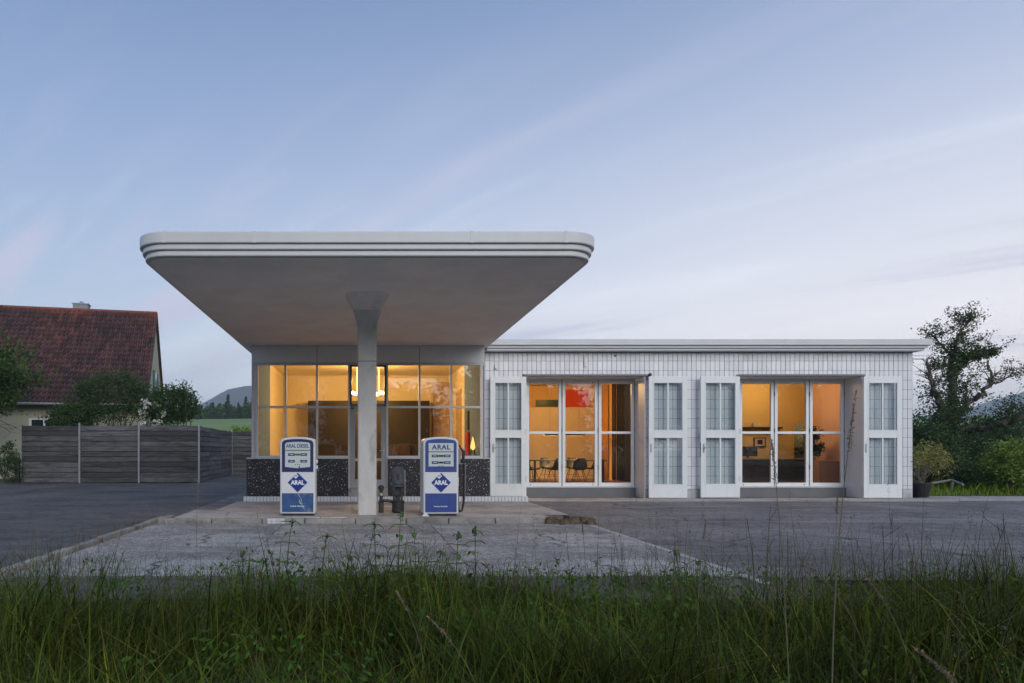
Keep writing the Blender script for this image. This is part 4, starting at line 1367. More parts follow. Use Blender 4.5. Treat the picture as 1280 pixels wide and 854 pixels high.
# pantiles: a curved strip for every tile, lapped over the row below
TWd, nr = .235, 20
ncol = int(LEN / TWd)
vs_, fs_, ts_ = [], [], []
nrm = Vector((0, 0, 0))
sdir_ = (Vector(HP(0, HV, RZ)) - Vector(HP(0, 0, EZ))).normalized()
udir = u_.normalized()
nrm = udir.cross(sdir_).normalized()
if nrm.z < 0: nrm = -nrm
ex = sl / nr
for r_ in range(nr):
    for c_ in range(ncol):
        o_ = Vector(HP(0, 0, EZ)) + udir * (c_ * TWd) + sdir_ * (r_ * ex) + sdir_ * rnd.uniform(-.012, .012)
        k = len(vs_)
        for (s_, lift) in ((-.03, .085), (ex + .02, .014)):
            for j in range(6):
                a = j / 5
                bu = .07 * math.sin(a * 2 * math.pi - .6) + .03
                vs_.append(o_ + udir * (a * TWd) + sdir_ * s_ + nrm * (lift + bu))
        for j in range(6):
            vs_.append(o_ + udir * (j / 5 * TWd) + sdir_ * -.03 + nrm * .0)
        for j in range(5):
            fs_.append((k + j, k + j + 1, k + 7 + j, k + 6 + j))
            fs_.append((k + 12 + j, k + 13 + j, k + j + 1, k + j))
        up_ = (r_ / nr)
        redp = .5 + 1.3 * max(0, math.sin(c_ * .29 + 1.2 + r_ * .07)) * up_ ** 1.5
        b = rnd.uniform(.5, 1.45)
        tt_ = (b * (.85 + .6 * redp * up_), b * (.9 + .2 * redp * up_), b)
        ts_ += [tt_] * 18
tag(quads('roof_tiles', [list(q) for q in vs_], fs_, RTILE, roof, np.array(ts_), origin=HP(6, 2, 5)), kind='stuff')
rt = MB()
for k in range(int(LEN / .4)):
    p0, p1 = Vector(HP(k * .4, HV, RZ + .02)), Vector(HP(k * .4 + .42, HV, RZ + .04))
    rt.tube([p0, p1], [.13, .11], 8)
tag(rt.build('ridge_tiles', mat('ridge_tile', (.19, .055, .035), .7, .3, 4), roof), kind='stuff')
MB().tube([HP(-.02, -.06, EZ - .02), HP(LEN, -.06, EZ - .02)], .075, 10).build('gutter', mat('zinc_gutter', (.26, .28, .30), .4, .1, 4, metal=.4), roof)
# verge boards on the visible gable
vb = MB()
for a, b in ((0, HV), (2 * HV, HV)):
    P0, P1 = Vector(HP(-.03, a, EZ - .16)), Vector(HP(-.03, b, RZ - .16))
    q = [P0, P1, P1 + Vector((0, 0, .26)), P0 + Vector((0, 0, .26))]
    w = u_ * .05
    vb.add([*q, *[k + w for k in q]], [(0, 1, 2, 3), (7, 6, 5, 4), (0, 4, 5, 1), (3, 2, 6, 7), (0, 3, 7, 4), (1, 5, 6, 2)])
vb.build('verge_board', mat('dark_verge', (.07, .045, .045), .8), roof)
c0 = Vector(HP(3.95, HV + .35, RZ - .6))
chm = MB()
cw = [c0 - u_ * .38 - v_ * .3, c0 + u_ * .38 - v_ * .3, c0 + u_ * .38 + v_ * .3, c0 - u_ * .38 + v_ * .3]
chm.prism_z([(p.x, p.y) for p in reversed(cw)], c0.z, RZ + .40)
chm = chm.build('chimney', mat('grey_chimney', (.20, .22, .24), .6, .2, 4), roof)
MB().prism_z([((p.x - c0.x) * 1.12 + c0.x, (p.y - c0.y) * 1.12 + c0.y) for p in reversed(cw)], RZ + .401, RZ + .44).tube([c0 + Vector((0, 0, 1.03)), c0 + Vector((0, 0, 1.18))], .1, 10).build('chimney_cap', POST, hs)
# gable window with green shutters, front window
SHG = mat('green_shutter', (.06, .12, .10), .6, .1, 5)


def wall_rect(u0, u1, v0, v1, z0, z1, off, m, name, par):
    """thin upright plate on the gable (v varies) or front (u varies)"""
    if u0 == u1:
        a, b, w = Vector(HP(u0 - off, v0, 0)), Vector(HP(u0 - off, v1, 0)), u_ * (off * .95)
    else:
        a, b, w = Vector(HP(u0, v0 - off, 0)), Vector(HP(u1, v0 - off, 0)), v_ * (off * .95)
    q = [a + Vector((0, 0, z0)), b + Vector((0, 0, z0)), b + Vector((0, 0, z1)), a + Vector((0, 0, z1))]
    return MB().add([*q, *[k + w for k in q]], [(0, 1, 2, 3), (7, 6, 5, 4), (0, 4, 5, 1), (3, 2, 6, 7), (0, 3, 7, 4), (1, 5, 6, 2)]).build(name, m, par)


gw = wall_rect(ovg, ovg, HV - .55, HV + .55, 4.3, 5.6, .03, DOORW, 'window', hs)
wall_rect(ovg, ovg, HV - .47, HV + .47, 4.38, 5.52, .05, mat('dark_house_glass', (.03, .035, .04), .08), 'pane', gw)
wall_rect(ovg, ovg, HV - 1.15, HV - .57, 4.28, 5.62, .07, SHG, 'shutter', gw)
wall_rect(ovg, ovg, HV + .57, HV + 1.15, 4.28, 5.62, .07, SHG, 'shutter', gw)
fw = wall_rect(4.0, 5.35, ov, ov, 1.2, 2.85, .03, DOORW, 'window', hs)
for i in range(2):
    for j in range(3):
        wall_rect(4.12 + i * .6, 4.62 + i * .6, ov, ov, 1.28 + j * .52, 1.74 + j * .52, .045, _m['dark_house_glass'], 'pane', fw)
fw2 = wall_rect(2.6, 3.5, ov, ov, 1.2, 2.6, .03, DOORW, 'window', hs)
wall_rect(2.7, 3.4, ov, ov, 1.3, 2.5, .045, mat('pale_blind', (.5, .52, .53), .6), 'pane', fw2)

# ------------------------------------------------------------------ plants on the left
tree('garden_tree', 'drooping green tree cut by the left picture edge before the red roof', (-16.1, 22.6, 0), 7.0, 21, .16, LEAF, .17, .85, 4, 62, crad=.26, first=.42, lean=(-.05, 0), zmin=2.75)
for i, (px_, py0, py1, w, Y, lab, mm, seed) in enumerate((
        (140, 463, 532, 46, 27.6, 'large round dark green bush above the middle of the plank fence', LEAF_D, 31),
        (213, 486, 532, 30, 27.4, 'smaller green bush at the right above the fence', LEAF_D, 32),
        (90, 505, 532, 26, 27.2, 'low dark bush before the white house window', LEAF_D, 33))):
    z0, z1 = 0, PZ(py0, Y)
    rx = w * Y / F
    shrub('garden_bush', lab, 'bush', (PX(px_, Y), Y, 0), (PX(px_, Y), Y, z1 - rx * .72), (rx, .8, rx * .72), 95, 85, .11, mm, seed, 9, group='bushes behind the plank fence', sr=.04)
shrub('garden_bush', 'bush with clusters of white blossom showing over the fence', 'bush', (PX(190, 26.7), 26.7, 0), (PX(190, 26.7), 26.7, PZ(520, 26.7)), (.62, .3, .75), 34, 34, .10, LEAF_D, 34, 6)
bl = bpy.data.objects['garden_bush.003'] if 'garden_bush.003' in bpy.data.objects else None
g = np.random.default_rng(35)
P, _ = clump_points((PX(190, 26.65), 26.62, PZ(519, 26.7)), (.6, .26, .75), 34, 20, g, crad=.12)
V, Fq, ti = leaf_quads(P, .075, g=g, aspect=.9, tintv=.12, warm=.02)
quads('blossom', V, Fq, WHITE_PET, bl, ti, origin=(PX(190, 26.7), 26.6, 2.6))
t = thing('sapling', (PX(232, 27.0), 27.0, 0), 'thin sapling top rising above the right end of the fence', 'tree')
zt_ = PZ(484, 27.0)
MB().tube([(PX(236, 27), 27, 0), (PX(233, 27), 27, 2.4), (PX(231, 27), 27, zt_)], [.04, .025, .01], 6).build('trunk', BARK, t, True)
P = np.random.default_rng(36).normal(size=(160, 3)) * np.array([.16, .16, .24]) + np.array([PX(231, 27), 27, zt_ - .1])
V, Fq, ti = leaf_quads(P, .11); quads('crown', V, Fq, LEAF_D, t, ti, origin=(PX(231, 27), 27, zt_))
shrub('yard_shrub', 'dark cone shaped shrub against the cream wall at the left edge', 'bush', (PX(13, 25.7), 26.0, 0), (PX(13, 25.7), 26.0, .62), (.30, .3, .72), 40, 55, .07, LEAF_D, 37, 4)
shrub('yard_shrub', 'thin leafy shrub at the very left edge below the tree', 'bush', (PX(2, 25.7), 25.9, 0), (PX(2, 25.7), 25.9, 1.0), (.40, .3, .75), 30, 40, .09, LEAF_D, 38, 6)
shrub('yellow_bush', 'bright yellow green young bush beyond the rear fence beside the kiosk', 'bush', (PX(303, 38), 38, 0), (PX(303, 38), 38, 2.05), (.70, .6, .85), 36, 40, .13, LEAF_Y, 39, 6, btint=(1.0, 1.1, .8))
shrub('garden_bush', 'small dark bush on the meadow beyond the rear fence', 'bush', (PX(282, 52), 52, 0), (PX(282, 52), 52, 2.1), (.7, .6, 1.0), 26, 40, .15, LEAF_D, 40, 5)

# ------------------------------------------------------------------ distance: meadow slope, wood, blue hills
def hill(name, xs, ys, fn, m, sm=True):
    xs = np.asarray(xs, float); ys = np.asarray(ys, float)
    V = [(x, y, fn(x, y)) for y in ys for x in xs]
    nx = len(xs)
    Fq = [(j * nx + i, j * nx + i + 1, (j + 1) * nx + i + 1, (j + 1) * nx + i) for j in range(len(ys) - 1) for i in range(nx - 1)]
    o = quads(name, V, Fq, m, None, None, (float(xs.mean()), float(ys.mean()), 0), smooth=sm)
    return tag(o, kind='structure')


def sst(a, b, x):
    t = min(1, max(0, (x - a) / (b - a))); return t * t * (3 - 2 * t)


MEADOW2 = mat('hay_meadow', (.15, .23, .065), .9, .2, .06)
hill('meadow_slope', np.linspace(-200, 260, 40), np.linspace(55, 330, 30), lambda x, y: -.3 + sst(55, 210, y) * (12.6 + 1.2 * math.sin(x * .03)) + 3 * sst(210, 330, y), MEADOW2)
FORB = mat('wooded_hill', (.028, .048, .045), .95, .35, .03, .9, .06)


def ridge(x, y):
    px_ = VX + x * F / y
    prof = 138 * (.62 + .44 * sst(170, 315, px_) + .10 * math.sin(px_ * .021 + .4)) if px_ < 700 else 138 * (.62 + .42 * sst(1130, 1330, px_) + .06 * math.sin(px_ * .02))
    prof = 138 * max(0.0, min(1.25, prof / 138))
    f = sst(1050, 1500, y) * (1 - .55 * sst(1500, 2100, y))
    return -2 + prof * f + 3.2 * math.sin(x * .05 + y * .02) * f + 2.2 * math.sin(x * .13 - y * .07) * f


hill('blue_hills', np.linspace(-1900, 2900, 240), np.linspace(1040, 2100, 26), ridge, FORB)
# the far wood along the top of the meadow: conifers and broad crowns, one mass
g = np.random.default_rng(44)
Vs, Fs, Ts = [], [], []
cnt = 0
for k in range(230):
    x = g.uniform(-105, -14); y = g.uniform(206, 262)
    z0 = 12.2 + 1.2 * math.sin(x * .03) + 3 * sst(210, 330, y)
    con = g.random() < .5
    h = g.uniform(4.8, 8.0) if con else g.uniform(4, 6.2)
    n = 170
    if con:
        tt = g.uniform(0, 1, n) ** .8
        rr = (1 - tt) * h * .20 * g.uniform(.5, 1.05, n); a = g.uniform(0, 6.283, n)
        P = np.stack([x + rr * np.cos(a), y + rr * np.sin(a), z0 + .3 + tt * h], 1)
    else:
        d = g.normal(size=(n, 3)); d /= np.linalg.norm(d, axis=1)[:, None]
        P = np.array([x, y, z0 + h * .55]) + d * np.array([h * .34, h * .34, h * .45]) * g.uniform(.6, 1.05, (n, 1))
    V, Fq, ti = leaf_quads(P, .95, g=g, aspect=.6, base_tint=(.75, .8, .85) if con else (1.1, 1.15, .9))
    Vs.append(V); Fs.append(Fq + cnt); Ts.append(ti); cnt += len(V)
o = quads('far_wood', np.concatenate(Vs), np.concatenate(Fs), LEAF_D, None, np.concatenate(Ts), (-60, 230, 9))
tag(o, 'dark mixed wood along the top of the far meadow', 'wood', kind='stuff')

# ------------------------------------------------------------------ right side garden
# old gnarled tree with ivy, limbs laid out from the photograph
gt = thing('old_tree', (PX(1188, 24), 24, 0), 'gnarled old fruit tree wrapped in ivy at the right end of the wing', 'tree')
Yt = 24.0


def Q(px_, py_, dy=0.0): return (PX(px_, Yt), Yt + dy, PZ(py_, Yt))


limbs = [
    ([Q(1186, 607), Q(1187, 580), Q(1184, 555, .1), Q(1187, 530, .1), Q(1192, 505, .1)], [.34, .28, .26, .24, .20]),
    ([Q(1192, 508), Q(1196, 480, .2), Q(1198, 450, .3), Q(1201, 428, .2), Q(1206, 412, .1), Q(1213, 397, 0)], [.19, .15, .11, .08, .05, .02]),
    ([Q(1184, 555), Q(1172, 530, -.3), Q(1162, 505, -.4), Q(1155, 480, -.3), Q(1152, 452, -.2)], [.20, .17, .14, .09, .04]),
    ([Q(1162, 505, -.4), Q(1150, 490, -.6), Q(1143, 478, -.7), Q(1137, 470, -.7)], [.10, .07, .05, .025]),
    ([Q(1188, 528), Q(1200, 505, -.3), Q(1212, 492, -.5), Q(1221, 482, -.5), Q(1226, 470, -.4), Q(1224, 455, -.3)], [.18, .13, .10, .08, .06, .02]),
    ([Q(1221, 482, -.5), Q(1232, 478, -.6), Q(1246, 472, -.6)], [.06, .035, .01]),
    ([Q(1196, 470, .2), Q(1212, 452, .3), Q(1228, 444, .3), Q(1240, 441, .2), Q(1250, 438, .2)], [.09, .07, .055, .04, .012]),
    ([Q(1199, 445, .3), Q(1188, 432, .3), Q(1178, 420, .3), Q(1170, 416, .3)], [.07, .05, .03, .01]),
    ([Q(1198, 455, .2), Q(1182, 458, .2), Q(1170, 465, .2)], [.06, .04, .01]),
    ([Q(1206, 412, .1), Q(1212, 402, .1), Q(1205, 396, .1)], [.03, .02, .008]),
    ([Q(1212, 452, .3), Q(1218, 432, .4), Q(1226, 418, .4)], [.04, .025, .008]),
    ([Q(1187, 545), Q(1205, 535, -.6), Q(1222, 528, -1.0), Q(1240, 525, -1.3), Q(1258, 527, -1.5), Q(1284, 533, -1.7)], [.17, .14, .12, .10, .08, .05]),
    ([Q(1240, 525, -1.3), Q(1252, 515, -1.5), Q(1266, 511, -1.6), Q(1284, 508, -1.8)], [.08, .06, .05, .03]),
    ([Q(1252, 515, -1.5), Q(1258, 505, -1.5), Q(1272, 497, -1.6), Q(1284, 490, -1.6)], [.04, .03, .02, .008]),
    ([Q(1222, 528, -1.0), Q(1230, 518, -1.0), Q(1236, 508, -1.0)], [.05, .03, .01]),
    ([Q(1200, 505, -.3), Q(1205, 488, -.1), Q(1210, 470, 0)], [.06, .04, .012]),
    ([Q(1172, 530, -.3), Q(1160, 528, -.8), Q(1148, 520, -1.0)], [.09, .06, .02]),
    ([Q(1155, 480, -.3), Q(1160, 462, -.1), Q(1158, 445, 0)], [.05, .03, .008]),
    ([Q(1246, 472, -.6), Q(1256, 468, -.6)], [.012, .004]),
]
g = np.random.default_rng(52)
tk = MB()
leafc = []
for li, (pts, rad) in enumerate(limbs):
    dn, dr = [], []
    for i in range(len(pts) - 1):
        for u in (0, .25, .5, .75):
            p = Vector(pts[i]).lerp(Vector(pts[i + 1]), u) + Vector(g.normal(size=3)) * min(.05, rad[i] * .4)
            dn.append(p); dr.append((rad[i] * (1 - u) + rad[i + 1] * u) * g.uniform(.88, 1.15))
    dn.append(Vector(pts[-1])); dr.append(rad[-1])
    dr = [q * (1.0 if li in (11, 12, 13) else .72) for q in dr]
    tk.tube(dn, dr, 8, cap=False)
    # twigs
    for i in range(1, len(dn)):
        if dr[i] < .13:
            for q in range(2):
                d = Vector(g.normal(size=3)); d.z = abs(d.z) * .8; d.normalize()
                e1 = dn[i] + d * g.uniform(.15, .4); e2 = e1 + (d + Vector(g.normal(size=3)) * .5) * g.uniform(.1, .35)
                tk.tube([dn[i], e1, e2], [min(dr[i], .016), .010, .004], 4, cap=False)
                if li not in (2, 3, 4, 5, 17): leafc.append((e2, .085)); leafc.append((e1, .075))
                elif g.random() < .25: leafc.append((e2, .08))
tk.build('trunk', BARK, gt, True)
P = []
for c_, s in leafc:
    n = int(g.integers(9, 24))
    P.append(np.array(c_) + g.normal(size=(n, 3)) * s)
P = np.concatenate(P)
V, Fq, ti = leaf_quads(P, .072, g=g, aspect=.6, base_tint=(1.1, 1.05, .8)); quads('crown', V, Fq, LEAF_D, gt, ti, origin=Q(1200, 450))
# ivy: sleeves of leaves round the stout limbs
P = []
for pts, rad in ((limbs[0][0], .75), (limbs[0][0], .45), (limbs[1][0][:4], .30), (limbs[2][0][:4], .42), (limbs[2][0][:3], .6), (limbs[4][0][:2], .26), (limbs[6][0], .15), (limbs[11][0][:3], .22), (limbs[16][0][:2], .2)):
    for i in range(len(pts) - 1):
        n = 330
        u = g.uniform(0, 1, (n, 1))
        q = np.array(pts[i]) * (1 - u) + np.array(pts[i + 1]) * u
        P.append(q + g.normal(size=(n, 3)) * rad * .55)
P = np.concatenate(P)
V, Fq, ti = leaf_quads(P, .085, g=g, aspect=.75); quads('ivy', V, Fq, LEAF_D, gt, ti, origin=Q(1187, 540))

right = [
    (1150, 22.5, 520, 34, .9, 120, 90, LEAF_D, 'dark leafy thicket directly behind the corner of the wing', 71, .11),
    (1200, 26.5, 545, 40, 1.2, 120, 80, LEAF_D, 'dense dark shrub under the ivy covered tree', 72, .13),
    (1236, 31.0, 520, 34, 1.4, 100, 80, LEAF_D, 'tall blue green tree mass behind the bare branch', 73, .15),
    (1285, 32.0, 517, 36, 1.4, 100, 80, LEAF_D, 'dark tree at the right picture edge below the bare branch', 74, .15),
    (1264, 19.6, 552, 22, .6, 70, 90, LEAF_Y, 'light green feathery bush at the right edge', 75, .085),
    (1245, 20.3, 584, 36, .8, 110, 80, LEAF, 'broad mixed green bush right of the low wooden frame', 76, .085),
    (1215, 21.0, 588, 22, .6, 60, 70, LEAF_D, 'low dark bush beside the low wooden frame', 78, .08),
]
for px_, Y, py0, w, ry, ncl, per, mm, lab, seed, ls in right:
    rx = w * Y / F; z1 = PZ(py0, Y); rzz = min(z1 * .52, rx * 1.1 if z1 < 2 else z1 * .5)
    bt = (1.15, 1.2, 1.1) if mm is LEAF_Y else (1, 1, 1)
    shrub('garden_shrub', lab, 'shrub', (PX(px_, Y), Y, 0), (PX(px_, Y), Y, z1 - rzz), (rx, ry, rzz), ncl, per, ls, mm, seed, 10, group='shrubs right of the wing', sr=.03, shell=.35, btint=bt)
# low frame
lf_ = thing('cold_frame', (PX(1185, 20.5), 20.5, 0), 'low wooden frame with sloping pale rail among the grass', 'garden frame')
GW = mat('grey_old_wood', (.26, .25, .24), .9, .25, 6, stretch=(1, 1, 5))
a, b, c_, d_ = (PX(1160, 20.5), 20.5, PZ(605, 20.5)), (PX(1190, 20.5), 20.5, PZ(600, 20.5)), (PX(1204, 19.6), 19.6, PZ(606, 19.6)), (PX(1190, 20.5), 20.5, .0)
MB().tube([a, b], .035, 6).build('rail', GW, lf_)
MB().tube([b, c_], .035, 6).build('rail', GW, lf_)
MB().tube([(b[0], b[1], b[2] - .03), d_], .05, 6).build('post', GW, lf_)
MB().tube([(a[0], a[1], a[2] - .03), (a[0], a[1], 0)], .05, 6).build('post', GW, lf_)
# pot with shrub
px0, py0 = 15.80, 18.2
pp = thing('flower_pot', (px0, py0, .013), 'black round pot standing at the corner of the wing', 'pot')
MB().lathe([(.17, 0), (.20, .02), (.275, .36), (.29, .37), (.29, .41), (.255, .41), (.24, .34)], (px0, py0, .013), 20).build('body', mat('black_plastic_pot', (.02, .02, .022), .45, .2, 6), pp, True)
MB().lathe([(.02, 0), (.25, .001), (.25, .01), (.02, .02)], (px0, py0, .36), 16).build('soil', SOIL, pp)
g = np.random.default_rng(81)
ps = thing('potted_shrub', (px0, py0, .38), 'pale olive shrub with many bare stems growing in the black pot', 'shrub')
sm_ = MB(); P = []
for k in range(26):
    a = g.uniform(0, 6.283); rr = g.uniform(.15, .62)
    top = Vector((px0 + .10 + rr * math.cos(a) * 1.05, py0 + rr * math.sin(a), 1.05 + g.uniform(-.1, .32) - rr * .25))
    b0 = Vector((px0 + g.normal() * .06, py0 + g.normal() * .06, .37))
    mid = b0.lerp(top, .5) + Vector((0, 0, .06))
    sm_.tube([b0, mid, top], [.014, .010, .005], 5)
    P.append(np.array(top) + g.normal(size=(95, 3)) * np.array([.12, .12, .13]) + np.array([0, 0, .04]))
sm_.build('stem', mat('pale_bark', (.22, .19, .15), .9, .2, 9), ps, True)
V, Fq, ti = leaf_quads(np.concatenate(P), .075, g=g, aspect=.3, up=1.5); quads('foliage', V, Fq, LEAF_O, ps, ti, origin=(px0, py0, 1.1))

# trees across the road: behind the camera, seen only as reflections in the panes
g = np.random.default_rng(91)
Vs, Fs, Ts, cnt = [], [], [], 0
for k in range(15):
    x = -34 + k * 5.4 + g.normal() * 1.2; y = -24 + g.normal() * 2.5; h = g.uniform(7.0, 10.5)
    P, _ = clump_points((x, y, h * .55), (h * .33, h * .3, h * .45), 80, 60, g, crad=.22, shell=.1)
    V, Fq, ti = leaf_quads(P, .46, g=g, aspect=.6); Vs.append(V); Fs.append(Fq + cnt); Ts.append(ti); cnt += len(V)
o = quads('roadside_wood', np.concatenate(Vs), np.concatenate(Fs), LEAF_D, None, np.concatenate(Ts), (4, -24, 0))
tag(o, 'row of dark trees across the road, mirrored in the window panes', 'wood', kind='stuff')

# ------------------------------------------------------------------ grass verge
GRASS = mat('verge_grass', (.050, .076, .013), .6, .2, 2, tint=True, transl=.25, spec=.12)
DRY = mat('dry_grass', (.22, .17, .12), .8, .2, 4, tint=True, transl=.2)


def blades(X, Y, Z, h, w, lean, g, nseg=3, curl=1.0):
    n = len(X)
    a = g.uniform(0, 2 * np.pi, n)
    dirx, diry = np.cos(a), np.sin(a)
    ax = a + np.pi / 2 + g.normal(0, .5, n)
    sx, sy = np.cos(ax), np.sin(ax)
    V = np.zeros((n, (nseg + 1) * 2, 3))
    for i in range(nseg + 1):
        t = i / nseg
        off = lean * h * (t ** 2) * curl
        zz = Z + h * (t - .25 * lean * t ** 2)
        ww = w * (1 - t ** 1.6) * .5 + .0004
        V[:, 2 * i, 0] = X + dirx * off - sx * ww; V[:, 2 * i, 1] = Y + diry * off - sy * ww; V[:, 2 * i, 2] = zz
        V[:, 2 * i + 1, 0] = X + dirx * off + sx * ww; V[:, 2 * i + 1, 1] = Y + diry * off + sy * ww; V[:, 2 * i + 1, 2] = zz
    m = (nseg + 1) * 2
    base = (np.arange(n) * m)[:, None]
    Fq = np.concatenate([base + np.array([2 * i, 2 * i + 1, 2 * i + 3, 2 * i + 2]) for i in range(nseg)], 1).reshape(-1, 4)
    return V.reshape(-1, 3), Fq, m


def grass_tint(n, m, g, dry=.06, patch=None):
    b = g.uniform(.3, 1.9, n)
    y = g.beta(1.6, 4, n)
    t = np.stack([b * (.85 + 1.3 * y), b * (1.0 + .35 * y), b * (.95 - .3 * y)], 1)
    if patch is not None: t = t * patch[:, None]
    d = g.random(n) < dry
    t[d] = np.stack([b[d] * 3.0, b[d] * 1.9, b[d] * 2.2], 1)
    return np.repeat(t, m, 0)


g = np.random.default_rng(101)


def patchy(x, y):
    return .5 + .5 * np.sin(x * 1.7 + 1.3 * np.sin(y * 1.1)) * np.sin(y * 2.3 + x * .6)


n = 105000
Y = g.uniform(1.5, 6.3, n); X = -1.2 - .62 * Y + (2.4 + 1.72 * Y) * g.uniform(0, 1, n)
pt_ = patchy(X, Y)
edge = np.clip((6.2 + .5 * np.sin(X * 2.1) * np.sin(X * .9 + 1) + .25 * np.sin(X * 5.3) - Y) / 1.5, 0, 1)
keep = g.random(n) < (.22 + .78 * pt_) * np.clip(edge * 2.2, .08, 1)
X, Y, pt_, edge = X[keep], Y[keep], pt_[keep], edge[keep]
n = len(X)
h = g.gamma(4, .085, n) * (.45 + .75 * pt_) * (.16 + .84 * edge ** 1.2)
h = np.clip(h, .05, .78)
h *= np.clip(.42 + .19 * Y, .5, 1.12)
V, Fq, m_ = blades(X, Y, np.full(n, -.03), h, g.gamma(4, .0016, n) + .001, g.uniform(.1, 1.15, n), g)
o = quads('verge_grass', V, Fq, GRASS, None, grass_tint(n, m_, g, .05, .55 + .9 * patchy(X * 1.6 + 2, Y * 1.9 + 1) * (.6 + .8 * patchy(X * .5, Y * .7 + 3))), (0, 4, 0))
tag(o, 'long uncut green grass filling the foreground verge', 'grass', kind='stuff')
# broad leafy ground cover in the grass
n = 3200
Y = g.uniform(1.7, 5.3, n); X = -1.0 - .6 * Y + (2.0 + 1.7 * Y) * g.uniform(0, 1, n)
k_ = patchy(X * 1.3 + 4, Y * 1.2) > .55
X, Y = X[k_], Y[k_]
P = np.repeat(np.stack([X, Y, g.uniform(.05, .36, len(X)) * np.clip(.4 + .15 * Y, .4, 1)], 1), 4, 0) + g.normal(size=(len(X) * 4, 3)) * .035
P[:, 2] = np.maximum(P[:, 2], 0.0)
# taller broad-leaved clumps, also along the ragged far edge
cx2 = g.uniform(-4.6, 9.5, 90); cy3 = np.where(g.random(90) < .6, g.uniform(5.3, 6.5, 90), g.uniform(3.2, 5.4, 90))
Pc = []
for a, b in zip(cx2, cy3):
    hh_ = g.uniform(.12, .42) * (1 if b < 5.6 else .7); k = int(g.integers(18, 60))
    q = g.normal(size=(k, 3)) * np.array([.10, .08, hh_ * .33]) + np.array([a, b, hh_ * .55]); q[:, 2] = np.clip(q[:, 2], .0, hh_ * 1.3)
    Pc.append(q)
P = np.concatenate([P] + Pc)
V, Fq, ti = leaf_quads(P, .048, g=g, aspect=.42, base_tint=(.95, 1.2, .65))
tag(quads('ground_herbs', V, Fq, LEAF, None, ti, (0, 4, 0)), 'small leaved herbs growing between the grass blades', 'herbs', kind='stuff')
# thin growth creeping over the concrete and the asphalt edge
xs_, ys_ = [], []
for (x0, x1, y0, y1, k) in ((-5.5, -3.8, 5.6, 7.0, 1300), (-4.1, -3.75, 6.0, 11.5, 260), (-3.6, 4.0, 6.55, 6.8, 900), (4.0, 10.5, 5.7, 6.7, 1700), (-.5, .9, 6.1, 6.75, 1300), (2.5, 3.3, 6.0, 6.6, 420), (-3.7, -2.6, 6.7, 7.6, 160), (7.4, 10.5, 6.4, 8.2, 160)):
    xs_.append(g.uniform(x0, x1, k)); ys_.append(g.uniform(y0, y1, k))
X, Y = np.concatenate(xs_), np.concatenate(ys_)
n = len(X)
V, Fq, m_ = blades(X, Y, np.zeros(n), g.gamma(3, .045, n), g.uniform(.003, .006, n), g.uniform(.2, 1.0, n), g)
tag(quads('creeping_grass', V, Fq, GRASS, None, grass_tint(n, m_, g, .2), (0, 6, 0)), 'sparse grass creeping over the concrete edge and gutter', 'grass', kind='stuff')
# lawn fringe at the right
n = 9000
X = g.uniform(15.8, 27, n); Y = g.uniform(18.6, 23, n)
s_ = g.random(n) < .35
X[s_] = g.uniform(21.6, 27, s_.sum()); Y[s_] = g.uniform(16.0, 18.6, s_.sum())
V, Fq, m_ = blades(X, Y, np.zeros(n), g.gamma(4, .06, n), g.uniform(.01, .02, n), g.uniform(.2, .9, n), g)
tag(quads('lawn_blades', V, Fq, GRASS, None, grass_tint(n, m_, g) * np.array([2.6, 2.8, 1.8]), (21, 20, 0)), 'rough green grass in front of the right hand shrubs', 'grass', kind='stuff')
# upright stalks, too many to count
n = 1300
Y = g.uniform(2.6, 6.3, n); X = -1.0 - .6 * Y + (2.0 + 1.7 * Y) * g.uniform(0, 1, n)
w = np.where(X > 2.2, 1.0, .22); k_ = g.random(n) < w
X, Y = X[k_], Y[k_]; n = len(X)
h = np.clip(g.normal(.72, .17, n), .3, 1.1) * np.clip(.35 + .13 * Y, .5, 1.05)
V, Fq, m_ = blades(X, Y, np.full(n, -.03), h, np.full(n, .0042), g.uniform(.02, .35, n), g, 4)
V2 = []
tips = V.reshape(n, m_, 3)[:, -1]
sel = g.random(n) < .5
P = np.repeat(tips[sel], 14, 0) + g.normal(size=(sel.sum() * 14, 3)) * np.array([.008, .008, .035]) - np.array([0, 0, .03])
Vl, Fl, tl_ = leaf_quads(P, .012, g=g, aspect=.4, up=3)
tag(quads('grass_stalks', np.concatenate([V, Vl]), np.concatenate([Fq, Fl + len(V)]), DRY, None,
          np.concatenate([np.repeat(g.uniform(.2, .75, (n, 1)) * np.array([[.7, .9, .6]]), m_, 0), tl_ * .7]), (0, 4, 0)), 'thin upright grass stalks rising from the verge', 'grass', kind='stuff')

# ------------------------------------------------------------------ nettles and single tall weeds
NET = mat('nettle_green', (.095, .155, .042), .6, .2, 6, tint=True, transl=.2)
STEM = mat('weed_stem', (.060, .075, .040), .7, .2, 6)


